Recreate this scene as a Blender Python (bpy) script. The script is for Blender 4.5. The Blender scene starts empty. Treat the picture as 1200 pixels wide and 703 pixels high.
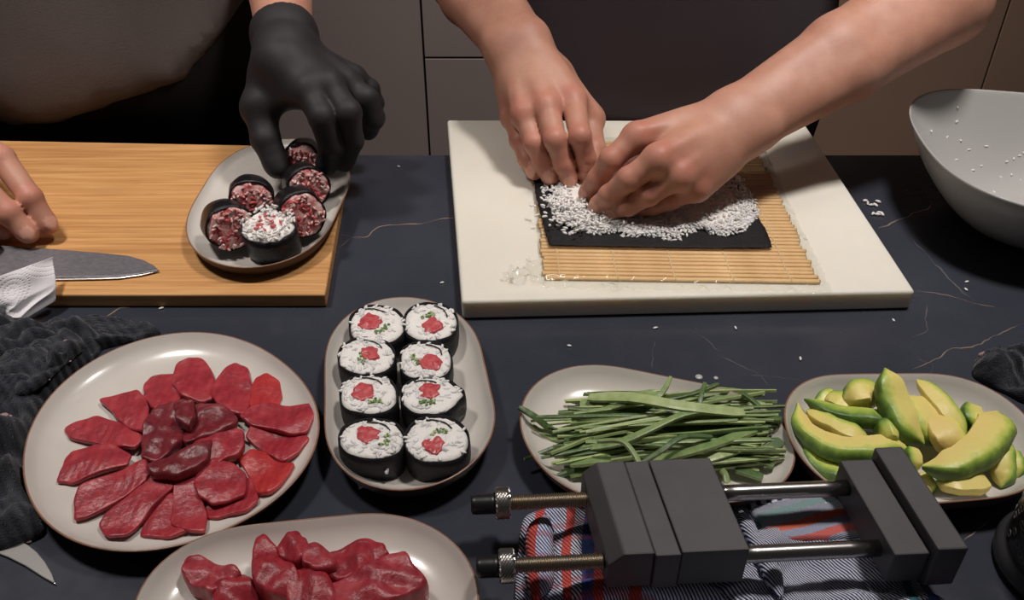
import bpy, math, random
import numpy as np

# ------------------------------------------------------------------ camera
SC = bpy.context.scene
COL = SC.collection
Z0 = 0.90                      # height of the worktop
FPX, PITCH, CAMH = 1100.0, math.radians(37.7), 0.50
cam_d = bpy.data.cameras.new('camera')
cam_d.sensor_width = 36.0
cam_d.lens = 36.0 * FPX / 1200.0
cam_d.clip_start = 0.02
cam = bpy.data.objects.new('camera', cam_d)
cam.location = (0, 0, Z0 + CAMH)
cam.rotation_euler = (math.pi / 2 - PITCH, 0, 0)
COL.objects.link(cam)
SC.camera = cam

# ------------------------------------------------------------------ world, lamps, exposure
wd = bpy.data.worlds.new('kitchen_ambient')
wd.use_nodes = True
wd.node_tree.nodes['Background'].inputs[0].default_value = (1.0, 0.93, 0.9, 1)
wd.node_tree.nodes['Background'].inputs[1].default_value = 0.03
SC.world = wd


def lamp(name, loc, power, size, col, aim=(0, 0, -1), spread=180):
    d = bpy.data.lights.new(name, 'AREA')
    d.shape = 'DISK'
    d.size = size
    d.energy = power
    d.color = col
    d.spread = math.radians(spread)
    o = bpy.data.objects.new(name, d)
    o.location = loc
    from mathutils import Vector
    o.rotation_euler = Vector(aim).to_track_quat('-Z', 'Y').to_euler()
    COL.objects.link(o)
    return o


lamp('ceiling_spot', (-0.66, 0.70, Z0 + 1.45), 3.1, 0.22, (1.0, 0.93, 0.875), spread=72)
lamp('ceiling_spot', (0.38, 0.75, Z0 + 1.45), 4.1, 0.22, (1.0, 0.93, 0.875), spread=85)
lamp('cabinet_fill', (0.1, 1.35, Z0 + 1.5), 11.0, 0.4, (1.0, 0.89, 0.83), (0, 0.6, -1), spread=120)  # added fill to brighten the cabinet fronts, not a fixture of the room
vs = SC.view_settings
vs.view_transform = 'Standard'
vs.look = 'None'
vs.gamma = 1
vs.exposure = 0.0
vs.use_curve_mapping = False


# ------------------------------------------------------------------ helpers
def at(u, v, z=0.0):
    """point of the plane `z` above the worktop seen at photograph position (u, v)"""
    a = (u - 600) / FPX
    b = -(v - 351.5) / FPX
    d = (a, math.cos(PITCH) + b * math.sin(PITCH), -math.sin(PITCH) + b * math.cos(PITCH))
    t = (z - CAMH) / d[2]
    return np.array([d[0] * t, d[1] * t, Z0 + z])


def at_depth(u, v, y):
    a = (u - 600) / FPX
    b = -(v - 351.5) / FPX
    d = (a, math.cos(PITCH) + b * math.sin(PITCH), -math.sin(PITCH) + b * math.cos(PITCH))
    t = y / d[1]
    return np.array([d[0] * t, y, Z0 + CAMH + d[2] * t])


def ats(pts, z=0.0):
    return np.array([at(p[0], p[1], z if len(p) < 3 else p[2]) for p in pts])


def lin(c):
    return tuple(((x / 255 / 12.92) if x / 255 <= 0.04045 else ((x / 255 + 0.055) / 1.055) ** 2.4) for x in c) + (1.0,)


class NT:
    def __init__(s, name):
        s.m = bpy.data.materials.new(name)
        s.m.use_nodes = True
        s.t = s.m.node_tree
        s.b = s.t.nodes['Principled BSDF']

    def n(s, typ, **kw):
        x = s.t.nodes.new(typ)
        for k, v in kw.items():
            setattr(x, k, v)
        return x

    def l(s, a, b):
        s.t.links.new(a, b)

    def ramp(s, src, stops, interp='LINEAR'):
        r = s.n('ShaderNodeValToRGB')
        r.color_ramp.interpolation = interp
        e = r.color_ramp.elements
        while len(e) < len(stops):
            e.new(0.5)
        for el, (p, c) in zip(e, stops):
            el.position = p
            el.color = c if len(c) == 4 else lin(c)
        if src is not None:
            s.l(src, r.inputs[0])
        return r.outputs[0]

    def mix(s, fac, a, b, mode='MIX'):
        x = s.n('ShaderNodeMix', data_type='RGBA', blend_type=mode)
        for sock, val in ((x.inputs[0], fac), (x.inputs[6], a), (x.inputs[7], b)):
            if isinstance(val, (int, float, tuple)):
                sock.default_value = val
            else:
                s.l(val, sock)
        return x.outputs[2]

    def math(s, op, a, b=0.0, c=0.0):
        x = s.n('ShaderNodeMath', operation=op)
        for i, val in enumerate((a, b, c)):
            if isinstance(val, (int, float)):
                x.inputs[i].default_value = val
            else:
                s.l(val, x.inputs[i])
        return x.outputs[0]

    def coord(s, scale=(1, 1, 1), kind='Object'):
        tc = s.n('ShaderNodeTexCoord')
        mp = s.n('ShaderNodeMapping')
        mp.inputs['Scale'].default_value = scale
        s.l(tc.outputs[kind], mp.inputs[0])
        return mp.outputs[0]

    def noise(s, vec, scale, detail=4.0, rough=0.55, dist=0.0):
        x = s.n('ShaderNodeTexNoise')
        x.inputs['Scale'].default_value = scale
        x.inputs['Detail'].default_value = detail
        x.inputs['Roughness'].default_value = rough
        x.inputs['Distortion'].default_value = dist
        if vec is not None:
            s.l(vec, x.inputs['Vector'])
        return x.outputs['Fac']

    def bump(s, h, strength=0.3, dist=0.001):
        x = s.n('ShaderNodeBump')
        x.inputs['Strength'].default_value = strength
        x.inputs['Distance'].default_value = dist
        s.l(h, x.inputs['Height'])
        s.l(x.outputs[0], s.b.inputs['Normal'])

    def attr(s, name):
        x = s.n('ShaderNodeAttribute', attribute_name=name)
        return x.outputs['Fac']

    def set(s, **kw):
        for k, v in kw.items():
            i = s.b.inputs[k]
            if isinstance(v, (int, float, tuple)):
                i.default_value = v
            else:
                s.l(v, i)
        return s.m


def simple(name, c1, c2=None, scale=20.0, rough=0.5, bump=0.0, bscale=200.0, bdist=0.001, metal=0.0,
           sss=0.0, sssr=(0.01, 0.004, 0.003), coat=0.0, stretch=(1, 1, 1), spec=0.5, detail=4.0):
    t = NT(name)
    vec = t.coord(stretch)
    if c2 is not None:
        f = t.noise(vec, scale, detail)
        t.set(**{'Base Color': t.ramp(f, [(0.3, c1), (0.7, c2)])})
    else:
        t.set(**{'Base Color': lin(c1)})
    t.set(Roughness=rough, Metallic=metal)
    t.b.inputs['Specular IOR Level'].default_value = spec
    if coat:
        t.b.inputs['Coat Weight'].default_value = coat
        t.b.inputs['Coat Roughness'].default_value = 0.1
    if sss:
        t.b.inputs['Subsurface Weight'].default_value = sss
        t.b.inputs['Subsurface Radius'].default_value = sssr
        t.b.inputs['Subsurface Scale'].default_value = 1.0
    if bump:
        t.bump(t.noise(vec, bscale, 3.0), bump, bdist)
    return t.m


def wpos(o):
    p = np.zeros(3)
    while o is not None:
        p += np.array(o.location)
        o = o.parent
    return p


def mesh_data(name, V, F, mats, smooth=True, mi=None, attrs=None, uv=None):
    me = bpy.data.meshes.new(name)
    V = np.asarray(V, dtype=float)
    me.from_pydata(V.tolist(), [], [tuple(int(i) for i in f) for f in F] if not isinstance(F, np.ndarray) else F.tolist())
    for m in (mats if isinstance(mats, (list, tuple)) else [mats]):
        me.materials.append(m)
    if smooth:
        me.polygons.foreach_set('use_smooth', [True] * len(me.polygons))
    if mi is not None:
        me.polygons.foreach_set('material_index', list(mi))
    for k, a in (attrs or {}).items():
        at_ = me.attributes.new(k, 'FLOAT', 'POINT')
        at_.data.foreach_set('value', np.asarray(a, dtype=np.float32))
    if uv is not None:
        lay = me.uv_layers.new(name='UVMap')
        idx = np.zeros(len(me.loops), dtype=np.int32)
        me.loops.foreach_get('vertex_index', idx)
        lay.data.foreach_set('uv', np.asarray(uv, dtype=np.float32)[idx].ravel())
    me.update()
    return me


def obj(name, V, F, mats, parent=None, base=None, **kw):
    """one mesh object from world coordinates; its origin is `base`, else the foot of the mesh, else its parent's"""
    V = np.asarray(V, dtype=float)
    if parent is not None:
        org = wpos(parent)
    elif base is not None:
        org = np.asarray(base, dtype=float)
    else:
        org = np.array([V[:, 0].mean(), V[:, 1].mean(), V[:, 2].min()])
    me = mesh_data(name, V - org, F, mats, **kw)
    o = bpy.data.objects.new(name, me)
    COL.objects.link(o)
    if parent is not None:
        o.parent = parent
    else:
        o.location = org
    return o


def tag(o, label=None, cat=None, group=None, kind=None):
    if label:
        o['label'] = label
    if cat:
        o['category'] = cat
    if group:
        o['group'] = group
    if kind:
        o['kind'] = kind
    return o


def thing(name, label, cat, loc, group=None):
    o = bpy.data.objects.new(name, None)
    o.empty_display_size = 0.02
    COL.objects.link(o)
    o.location = tuple(float(x) for x in loc)
    return tag(o, label, cat, group)


class MB:
    """gathers shapes for one mesh"""
    def __init__(s):
        s.V, s.F, s.M, s.n = [], [], [], 0

    def add(s, V, F, mi=0):
        V = np.asarray(V, dtype=float)
        s.V.append(V)
        s.F += [tuple(int(i) + s.n for i in f) for f in F]
        s.M += [mi] * len(F)
        s.n += len(V)
        return s

    def out(s):
        return np.concatenate(s.V), s.F

    def obj(s, name, mats, parent=None, **kw):
        V, F = s.out()
        if len(set(s.M)) > 1:
            kw['mi'] = s.M
        return obj(name, V, F, mats, parent, **kw)


def bevel(o, w, seg=2):
    m = o.modifiers.new('bevel', 'BEVEL')
    m.width = w
    m.segments = seg
    m.limit_method = 'ANGLE'
    m.angle_limit = math.radians(30)
    return o


def prism(poly, z0, z1):
    """vertical prism over a polygon of (x, y), world z"""
    n = len(poly)
    V = [(p[0], p[1], z0) for p in poly] + [(p[0], p[1], z1) for p in poly]
    F = [tuple(range(n - 1, -1, -1)), tuple(range(n, 2 * n))]
    F += [(i, (i + 1) % n, n + (i + 1) % n, n + i) for i in range(n)]
    a = sum(poly[i][0] * poly[(i + 1) % n][1] - poly[(i + 1) % n][0] * poly[i][1] for i in range(n))
    if a < 0:
        F = [f[::-1] for f in F]
    return V, F


def box(x0, x1, y0, y1, z0, z1):
    return prism([(x0, y0), (x1, y0), (x1, y1), (x0, y1)], z0, z1)


def frames(path):
    path = np.asarray(path, dtype=float)
    T = np.gradient(path, axis=0)
    T /= np.linalg.norm(T, axis=1)[:, None] + 1e-12
    up = np.array([0, 0, 1.0])
    if abs(T[0] @ up) > 0.9:
        up = np.array([0, 1.0, 0])
    N = []
    n = up - T[0] * (up @ T[0])
    for t in T:
        n = n - t * (n @ t)
        n /= np.linalg.norm(n) + 1e-12
        N.append(n)
    N = np.array(N)
    B = np.cross(T, N)
    return T, N, B


def tube(path, r, seg=8, caps=True):
    path = np.asarray(path, dtype=float)
    r = np.broadcast_to(np.asarray(r, dtype=float), (len(path),))
    T, N, B = frames(path)
    a = np.linspace(0, 2 * np.pi, seg, endpoint=False)
    V = (path[:, None] + r[:, None, None] * (np.cos(a)[None, :, None] * N[:, None] + np.sin(a)[None, :, None] * B[:, None])).reshape(-1, 3)
    F = []
    for i in range(len(path) - 1):
        for k in range(seg):
            k2 = (k + 1) % seg
            F.append((i * seg + k, i * seg + k2, (i + 1) * seg + k2, (i + 1) * seg + k))
    if caps:
        F.append(tuple(range(seg - 1, -1, -1)))
        F.append(tuple((len(path) - 1) * seg + k for k in range(seg)))
    return V, F


def spline(pts, n, closed=False):
    """Catmull-Rom through points, n samples of even arc length"""
    p = np.asarray(pts, dtype=float)
    m = len(p)
    out = []
    segs = m if closed else m - 1
    for i in range(segs):
        if closed:
            a, b, c, d = p[(i - 1) % m], p[i], p[(i + 1) % m], p[(i + 2) % m]
        else:
            a, b, c, d = p[max(i - 1, 0)], p[i], p[i + 1], p[min(i + 2, m - 1)]
        t = np.linspace(0, 1, 12, endpoint=False)[:, None]
        out.append(0.5 * (2 * b + (c - a) * t + (2 * a - 5 * b + 4 * c - d) * t ** 2 + (3 * b - a - 3 * c + d) * t ** 3))
    out = np.concatenate(out + ([] if closed else [p[-1:]]))
    if closed:
        out = np.concatenate([out, out[:1]])
    s = np.concatenate([[0], np.cumsum(np.linalg.norm(np.diff(out, axis=0), axis=1))])
    q = np.linspace(0, s[-1], n, endpoint=not closed)
    return np.stack([np.interp(q, s, out[:, k]) for k in range(out.shape[1])], axis=1)


def vnoise(P, scale, seed=0, octaves=2):
    """cheap smooth noise: sums of sines in random directions"""
    r = np.random.RandomState(seed)
    P = np.asarray(P, dtype=float)
    out = np.zeros(len(P))
    amp, tot = 1.0, 0.0
    for o in range(octaves):
        for k in range(5):
            d = r.normal(size=P.shape[1])
            d /= np.linalg.norm(d)
            out += amp * np.sin(P @ d * scale * (2 ** o) * (0.7 + 0.6 * r.rand()) + r.rand() * 6.28)
        tot += amp * 2.2
        amp *= 0.5
    return out / tot


def slab(poly, zfun, th, n=44, rnd=0.25, dome=0.0, noise=0.0, nscale=200.0, seed=0, edge=0.0, prof=None, smooth_in=True, crisp=0):
    """a slice: star-shaped outline (x, y), foot height zfun(xy), thickness th, rounded edge"""
    P = np.asarray(poly, dtype=float)[:, :2]
    if crisp:                     # keep the cut corners, only slightly rounded
        q = np.roll(P, -1, 0)
        P = np.stack([P * 0.86 + q * 0.14, P * 0.5 + q * 0.5, P * 0.14 + q * 0.86], 1).reshape(-1, 2)
        P = P.mean(0) + (P - P.mean(0)) * crisp
    P = spline(P, n, closed=True) if smooth_in else P
    n = len(P)
    if edge:
        ang = np.linspace(0, 2 * np.pi, n, endpoint=False)
        P = P + (P - P.mean(0)) * (edge * (vnoise(np.stack([np.cos(ang) * 4, np.sin(ang) * 4], 1), 1.5, seed + 5))[:, None])
    c = P.mean(0)
    prof = prof or [(0.0, 0.0), (0.75, 0.0), (0.93, 0.05), (0.99, 0.3), (1.0, 0.6), (0.97, 0.88), (0.9, 1.0), (0.72, 1.0), (0.48, 1.0), (0.24, 1.0), (0.0, 1.0)]
    V, Zs = [], []
    for s, h in prof[1:-1]:
        V.append(c + (P - c) * s)
        Zs.append(np.full(n, h * th) + (dome * (1 - s * s) if h > 0.55 else 0))
    X = np.concatenate(V + [c[None], c[None]])
    Z = np.concatenate(Zs + [np.array([0.0]), np.array([th + dome])])
    Z = Z + zfun(X)
    if noise:
        top = (np.concatenate([np.full(n, h) for s, h in prof[1:-1]] + [np.array([0.0, 1.0])]))
        Z = Z + noise * vnoise(X, nscale, seed) * (0.35 + 0.65 * top)
    m = len(prof) - 2
    F = []
    for i in range(m - 1):
        for k in range(n):
            k2 = (k + 1) % n
            F.append((i * n + k, i * n + k2, (i + 1) * n + k2, (i + 1) * n + k))
    b, t = m * n, m * n + 1
    for k in range(n):
        k2 = (k + 1) % n
        F.append((b, k2, k))
        F.append((t, (m - 1) * n + k, (m - 1) * n + k2))
    a = np.sum(P[:, 0] * np.roll(P[:, 1], -1) - np.roll(P[:, 0], -1) * P[:, 1])
    if a < 0:
        F = [f[::-1] for f in F]
    return np.column_stack([X, Z]), F


def flat(z):
    return lambda X: np.full(len(X), Z0 + z)


def lathe(center, prof, seg=48, rfun=None, zfun=None):
    """closed turning of (r, z) pairs round a vertical axis"""
    a = np.linspace(0, 2 * np.pi, seg, endpoint=False)
    V = []
    for r, z in prof:
        rr = r if rfun is None else r * rfun(a)
        zz = z + (0 if zfun is None else zfun(a, r, z))
        V.append(np.stack([center[0] + rr * np.cos(a), center[1] + rr * np.sin(a), center[2] + zz + 0 * a], 1))
    V = np.concatenate(V)
    F = []
    for i in range(len(prof) - 1):
        for k in range(seg):
            k2 = (k + 1) % seg
            F.append((i * seg + k, i * seg + k2, (i + 1) * seg + k2, (i + 1) * seg + k))
    F.append(tuple(range(seg - 1, -1, -1)))
    F.append(tuple((len(prof) - 1) * seg + k for k in range(seg)))
    return V, F


def fourier_outline(pts, nh=4, n=96):
    """smooth closed outline fitted to traced rim points (x, y): centre and radii over angle"""
    p = np.asarray(pts)[:, :2]
    c = spline(p, 200, closed=True).mean(0)
    d = p - c
    th, r = np.arctan2(d[:, 1], d[:, 0]), np.hypot(d[:, 0], d[:, 1])
    cols = [np.ones_like(th)]
    for k in range(1, nh + 1):
        cols += [np.cos(k * th), np.sin(k * th)]
    A = np.stack(cols, 1)
    reg = np.diag([1e-6] + [2e-3 * (k + 1) ** 2 for k in range(nh) for _ in (0, 1)])
    x = np.linalg.solve(A.T @ A + reg, A.T @ r)
    a = np.linspace(0, 2 * np.pi, n, endpoint=False)
    cols = [np.ones_like(a)]
    for k in range(1, nh + 1):
        cols += [np.cos(k * a), np.sin(k * a)]
    R = np.stack(cols, 1) @ x
    # a plate has no dents: take the convex outline, then soften it
    q = np.stack([R * np.cos(a), R * np.sin(a)], 1)
    for _ in range(3):
        dirs = np.linspace(0, 2 * np.pi, 360, endpoint=False)
        N_ = np.stack([np.cos(dirs), np.sin(dirs)], 1)
        sup = (N_ @ q.T).max(1)
        cosd = np.cos(a[:, None] - dirs[None])
        R = np.where(cosd > 0.05, sup[None] / np.maximum(cosd, 0.05), 9).min(1)
        R = 0.25 * np.roll(R, 1) + 0.5 * R + 0.25 * np.roll(R, -1)
        q = np.stack([R * np.cos(a), R * np.sin(a)], 1)
    return c, R, a


ICO = None


def ico1():
    global ICO
    if ICO is None:
        t = (1 + 5 ** 0.5) / 2
        V = [(-1, t, 0), (1, t, 0), (-1, -t, 0), (1, -t, 0), (0, -1, t), (0, 1, t), (0, -1, -t), (0, 1, -t), (t, 0, -1), (t, 0, 1), (-t, 0, -1), (-t, 0, 1)]
        F = [(0, 11, 5), (0, 5, 1), (0, 1, 7), (0, 7, 10), (0, 10, 11), (1, 5, 9), (5, 11, 4), (11, 10, 2), (10, 7, 6), (7, 1, 8), (3, 9, 4), (3, 4, 2), (3, 2, 6), (3, 6, 8), (3, 8, 9), (4, 9, 5), (2, 4, 11), (6, 2, 10), (8, 6, 7), (9, 8, 1)]
        V = [np.array(v) / np.linalg.norm(v) for v in V]
        mid, F2 = {}, []

        def m(i, j):
            k = (min(i, j), max(i, j))
            if k not in mid:
                w = V[i] + V[j]
                V.append(w / np.linalg.norm(w))
                mid[k] = len(V) - 1
            return mid[k]
        for a, b, c in F:
            ab, bc, ca = m(a, b), m(b, c), m(c, a)
            F2 += [(a, ab, ca), (b, bc, ab), (c, ca, bc), (ab, bc, ca)]
        ICO = (np.array(V), F2)
    return ICO


def grains(centers, rnd, flatness=0.5, size=1.0):
    """rice grains of 5.5 by 2.2 mm lying in random directions"""
    V0, F0 = ico1()
    mb = MB()
    for c in centers:
        a = rnd.uniform(0, 6.28)
        e = rnd.gauss(0, flatness)
        x = np.array([math.cos(a) * math.cos(e), math.sin(a) * math.cos(e), math.sin(e)])
        up = np.array([0, 0, 1.0]) - x * x[2]
        up /= np.linalg.norm(up)
        y = np.cross(up, x)
        l, w = size * rnd.uniform(0.0023, 0.0030), size * rnd.uniform(0.00105, 0.0013)
        mb.add(np.asarray(c) + V0[:, :1] * x * l + V0[:, 1:2] * y * w + V0[:, 2:] * up * w, F0)
    return mb


# ------------------------------------------------------------------ implicit bodies (one continuous skin)
class Field:
    def __init__(s, lo, hi, h):
        s.lo = np.asarray(lo, dtype=np.float32)
        s.h = h
        s.n = np.ceil((np.asarray(hi) - lo) / h).astype(int) + 1
        s.D = np.full(s.n, 1.0, dtype=np.float32)

    def blank(s):
        f = object.__new__(Field)
        f.lo, f.h, f.n = s.lo, s.h, s.n
        f.D = np.full(s.n, 1.0, dtype=np.float32)
        return f

    def _sub(s, lo, hi):
        a = np.clip(np.floor((np.asarray(lo) - s.lo) / s.h).astype(int), 0, s.n)
        b = np.clip(np.ceil((np.asarray(hi) - s.lo) / s.h).astype(int) + 1, 0, s.n)
        sl = tuple(slice(i, j) for i, j in zip(a, b))
        g = [s.lo[k] + s.h * np.arange(a[k], b[k], dtype=np.float32) for k in range(3)]
        return sl, g[0][:, None, None], g[1][None, :, None], g[2][None, None, :]

    @staticmethod
    def smin(a, b, k):
        if k <= 0:
            return np.minimum(a, b)
        hh = np.clip(0.5 + 0.5 * (b - a) / k, 0, 1)
        return b * (1 - hh) + a * hh - k * hh * (1 - hh)

    def cone(s, a, b, ra, rb, k=0.0, sub=False):
        a, b = np.asarray(a, dtype=np.float32), np.asarray(b, dtype=np.float32)
        m = max(ra, rb) + 0.03
        sl, X, Y, Z = s._sub(np.minimum(a, b) - m, np.maximum(a, b) + m)
        if s.D[sl].size == 0:
            return s
        d = b - a
        L = float(d @ d) + 1e-12
        t = np.clip(((X - a[0]) * d[0] + (Y - a[1]) * d[1] + (Z - a[2]) * d[2]) / L, 0, 1)
        q = np.sqrt((X - a[0] - t * d[0]) ** 2 + (Y - a[1] - t * d[1]) ** 2 + (Z - a[2] - t * d[2]) ** 2) - (ra + (rb - ra) * t)
        s.D[sl] = -s.smin(-s.D[sl], q, k) if sub else s.smin(s.D[sl], q, k)
        return s

    def ball(s, c, r, k=0.0, sub=False):
        return s.cone(c, c, r, r, k, sub)

    def ell(s, c, r, k=0.0, R=None):
        """ellipsoid; rows of R are its axes"""
        c, r = np.asarray(c, dtype=np.float32), np.asarray(r, dtype=np.float32)
        m = r.max() + 0.03
        sl, X, Y, Z = s._sub(c - m, c + m)
        if s.D[sl].size == 0:
            return s
        R = np.eye(3) if R is None else np.asarray(R)
        X, Y, Z = X - c[0], Y - c[1], Z - c[2]
        e = [(R[i][0] * X + R[i][1] * Y + R[i][2] * Z) for i in range(3)]
        k0 = np.sqrt(sum((e[i] / r[i]) ** 2 for i in range(3)))
        k1 = np.sqrt(sum((e[i] / r[i] ** 2) ** 2 for i in range(3))) + 1e-9
        s.D[sl] = s.smin(s.D[sl], k0 * (k0 - 1) / k1, k)
        return s

    def merge(s, o, k):
        s.D = s.smin(s.D, o.D, k)
        return s

    def mesh(s, smooth=1):
        D = s.D
        S = D < 0
        nx, ny, nz = D.shape
        cs = [(i, j, k) for i in (0, 1) for j in (0, 1) for k in (0, 1)]

        def cut(A, c):
            return A[c[0]:nx - 1 + c[0], c[1]:ny - 1 + c[1], c[2]:nz - 1 + c[2]]
        cnt = np.zeros((nx - 1, ny - 1, nz - 1), dtype=np.int8)
        for c in cs:
            cnt += cut(S, c)
        act = np.argwhere((cnt > 0) & (cnt < 8))
        idx = np.full(cnt.shape, -1, dtype=np.int64)
        idx[tuple(act.T)] = np.arange(len(act))
        dv = {c: D[act[:, 0] + c[0], act[:, 1] + c[1], act[:, 2] + c[2]] for c in cs}
        acc = np.zeros((len(act), 3))
        num = np.zeros(len(act))
        for c in cs:
            for ax in range(3):
                if c[ax] == 0:
                    e = list(c)
                    e[ax] = 1
                    e = tuple(e)
                    d0, d1 = dv[c], dv[e]
                    m = (d0 < 0) != (d1 < 0)
                    t = d0[m] / (d0[m] - d1[m])
                    p = np.tile(np.array(c, dtype=float), (m.sum(), 1))
                    p[:, ax] += t
                    acc[m] += p
                    num[m] += 1
        V = s.lo + s.h * (act + acc / num[:, None])
        F = []
        for ax in range(3):
            b, c = (ax + 1) % 3, (ax + 2) % 3
            s0 = [slice(None)] * 3
            s1 = [slice(None)] * 3
            s0[ax], s1[ax] = slice(0, -1), slice(1, None)
            A0, A1 = S[tuple(s0)], S[tuple(s1)]
            E = np.argwhere(A0 != A1)
            E = E[(E[:, b] > 0) & (E[:, c] > 0) & (E[:, b] < D.shape[b] - 1) & (E[:, c] < D.shape[c] - 1)]
            fl = A0[tuple(E.T)]
            q = []
            for db, dc in ((-1, -1), (0, -1), (0, 0), (-1, 0)):
                w = E.copy()
                w[:, b] += db
                w[:, c] += dc
                q.append(idx[tuple(w.T)])
            q = np.stack(q, 1)
            q[~fl] = q[~fl][:, ::-1]
            F.append(q)
        F = np.concatenate(F)
        F = F[(F >= 0).all(1)]
        for _ in range(smooth):
            acc = np.zeros_like(V)
            w = np.zeros(len(V))
            for i, j in ((0, 1), (1, 2), (2, 3), (3, 0)):
                np.add.at(acc, F[:, i], V[F[:, j]])
                np.add.at(acc, F[:, j], V[F[:, i]])
                np.add.at(w, F[:, i], 1)
                np.add.at(w, F[:, j], 1)
            V = 0.5 * V + 0.5 * acc / np.maximum(w, 1)[:, None]
        return V, F


def unit(v):
    v = np.asarray(v, dtype=float)
    return v / (np.linalg.norm(v) + 1e-12)


def hand_field(J, elbow, h, fat=1.0, grow=0.0, arm=True, arm_len=1.0, fine=True, shoulder=None):
    """J: joints W (wrist) and i, m, r, p = [MCP, PIP, DIP, TIP], t = [CMC, MCP, IP, TIP], all world points"""
    W = J['W']
    pts = [W] + [q for k in 'imrpt' for q in J[k]]
    if arm:
        pts.append(W + (elbow - W) * arm_len)
        if shoulder is not None:
            pts.append(elbow + unit(shoulder - elbow) * 0.10)
    pts = np.array(pts)
    f = Field(pts.min(0) - 0.05, pts.max(0) + 0.05, h)
    g = grow
    R = {'i': (0.0112, 0.0096, 0.0086, 0.0074), 'm': (0.0115, 0.0098, 0.0088, 0.0076),
         'r': (0.0108, 0.0092, 0.0083, 0.0072), 'p': (0.0096, 0.0081, 0.0073, 0.0064), 't': (0.0145, 0.0118, 0.0108, 0.0088)}
    across = unit(J['i'][0] - J['p'][0])
    fwd = unit(J['m'][0] - W)
    dors = unit(np.cross(across, fwd))
    if dors[2] < 0:
        dors = -dors
    nails, reds = [], []
    # fingers: each a chain of its own, joined crisply with its neighbours
    fing = f.blank()
    for k in 'imrpt':
        one = f.blank()
        p = J[k]
        r = [x * fat + g for x in R[k]]
        for a in range(3):
            one.cone(p[a], p[a + 1], r[a], r[a + 1] if a < 2 else r[3], 0.002)
        for a in (1, 2):
            one.ball(p[a] + dors * 0.0006, r[a] * (1.05 if fine else 1.0), 0.003)
            reds.append((p[a] + dors * r[a] * 0.7, 0.011))
        reds.append((p[3], 0.012))
        # the pad of the last phalanx
        one.ball(p[3] * 0.8 + p[2] * 0.2 - dors * 0.0008, r[3] * 1.02, 0.003)
        ax = unit(p[3] - p[2])
        mid = 0.5 * (p[1] + p[2] * 0) + 0.5 * (p[1]) - (p[0] + p[3]) / 2
        up = mid - ax * (mid @ ax)
        up = unit(up if np.linalg.norm(up) > 0.003 else dors - ax * (dors @ ax))
        if g == 0 and fine:
            c = p[3] - ax * 0.001 + up * (r[3] * 0.80)
            side = np.cross(ax, up)
            one.ell(c, (0.0068 * fat, 0.0058 * fat, 0.0022), 0.0006, R=[ax, side, up])
            nails.append((c + up * 0.0008, ax, side, up, fat))
        fing.merge(one, 0.0012)
    # palm: metacarpals and their flesh
    wd = unit(np.cross(fwd, dors))
    palm = f.blank()
    for k, rr in (('i', 0.0122), ('m', 0.0126), ('r', 0.0122), ('p', 0.0112)):
        m0 = J[k][0]
        w0 = W + across * {'i': 0.013, 'm': 0.004, 'r': -0.006, 'p': -0.014}[k]
        palm.cone(w0, m0, 0.0165 * fat + g, rr * fat + g, 0.012)
        palm.cone(w0 * 0.55 + m0 * 0.45 - dors * 0.009, m0 - dors * 0.006 - fwd * 0.006, 0.014 * fat + g, 0.010 * fat + g, 0.01)
        reds.append((m0 + dors * rr, 0.014))
        palm.ball(m0 + dors * (0.0014 if fine else 0.0), rr * fat * 0.98 + g, 0.005)
        if g == 0:   # tendons
            palm.cone(W * 0.35 + m0 * 0.65 + dors * 0.0105, m0 + dors * 0.0105, 0.0022, 0.0030, 0.005)
    palm.cone(W + across * 0.012 - dors * 0.006, J['t'][0], 0.016 * fat + g, 0.0165 * fat + g, 0.012)
    palm.cone(J['t'][0], J['t'][1], 0.0165 * fat + g, 0.0145 * fat + g, 0.01)
    palm.cone(J['t'][1], J['i'][0] - dors * 0.010 - fwd * 0.014, 0.011 * fat + g, 0.009 * fat + g, 0.012)   # web of the thumb
    f.D = palm.D
    f.merge(fing, 0.005)
    if arm:
        ad = unit(elbow - W)
        side = across - ad * (across @ ad)
        side = unit(side)
        L = np.linalg.norm(elbow - W) * arm_len
        up = unit(dors - ad * (dors @ ad))
        am = f.blank()
        for s in (-1, 1):
            am.cone(W + side * 0.0105 * s, W + ad * L * 0.5 + side * 0.012 * s, 0.0195 * fat + g, 0.0275 * fat + g, 0.012)
            am.cone(W + ad * L * 0.5 + side * 0.012 * s, W + ad * L + side * 0.012 * s, 0.0275 * fat + g, 0.034 * fat + g, 0.012)
        if shoulder is not None:      # round the elbow into the upper arm
            su = unit(shoulder - elbow)
            am.cone(elbow, elbow + su * 0.10, 0.041, 0.046, 0.02)
        am.cone(W + ad * 0.045, W + ad * 0.0, 0.021 * fat + g, 0.019 * fat + g, 0.01)
        am.ball(W - side * 0.019 + up * 0.009 + ad * 0.012, 0.0085 * fat + g, 0.012)   # head of the ulna
        f.merge(am, 0.016)
    return f, nails, reds


def skin_attrs(V, nails, reds):
    red = np.zeros(len(V))
    for c, s in reds:
        red = np.maximum(red, np.exp(-((V - c) ** 2).sum(1) / (s * s)))
    nail = np.zeros(len(V))
    for c, ax, side, up, fat in nails:
        d = V - c
        q = (d @ ax / (0.0062 * fat)) ** 2 + (d @ side / (0.0052 * fat)) ** 2 + (d @ up / 0.003) ** 2
        nail = np.maximum(nail, (q < 1).astype(float))
    return red, nail


def to_joints(d):
    return {k: (at(*v) if k == 'W' else [at(*q) for q in v]) for k, v in d.items()}


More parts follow.
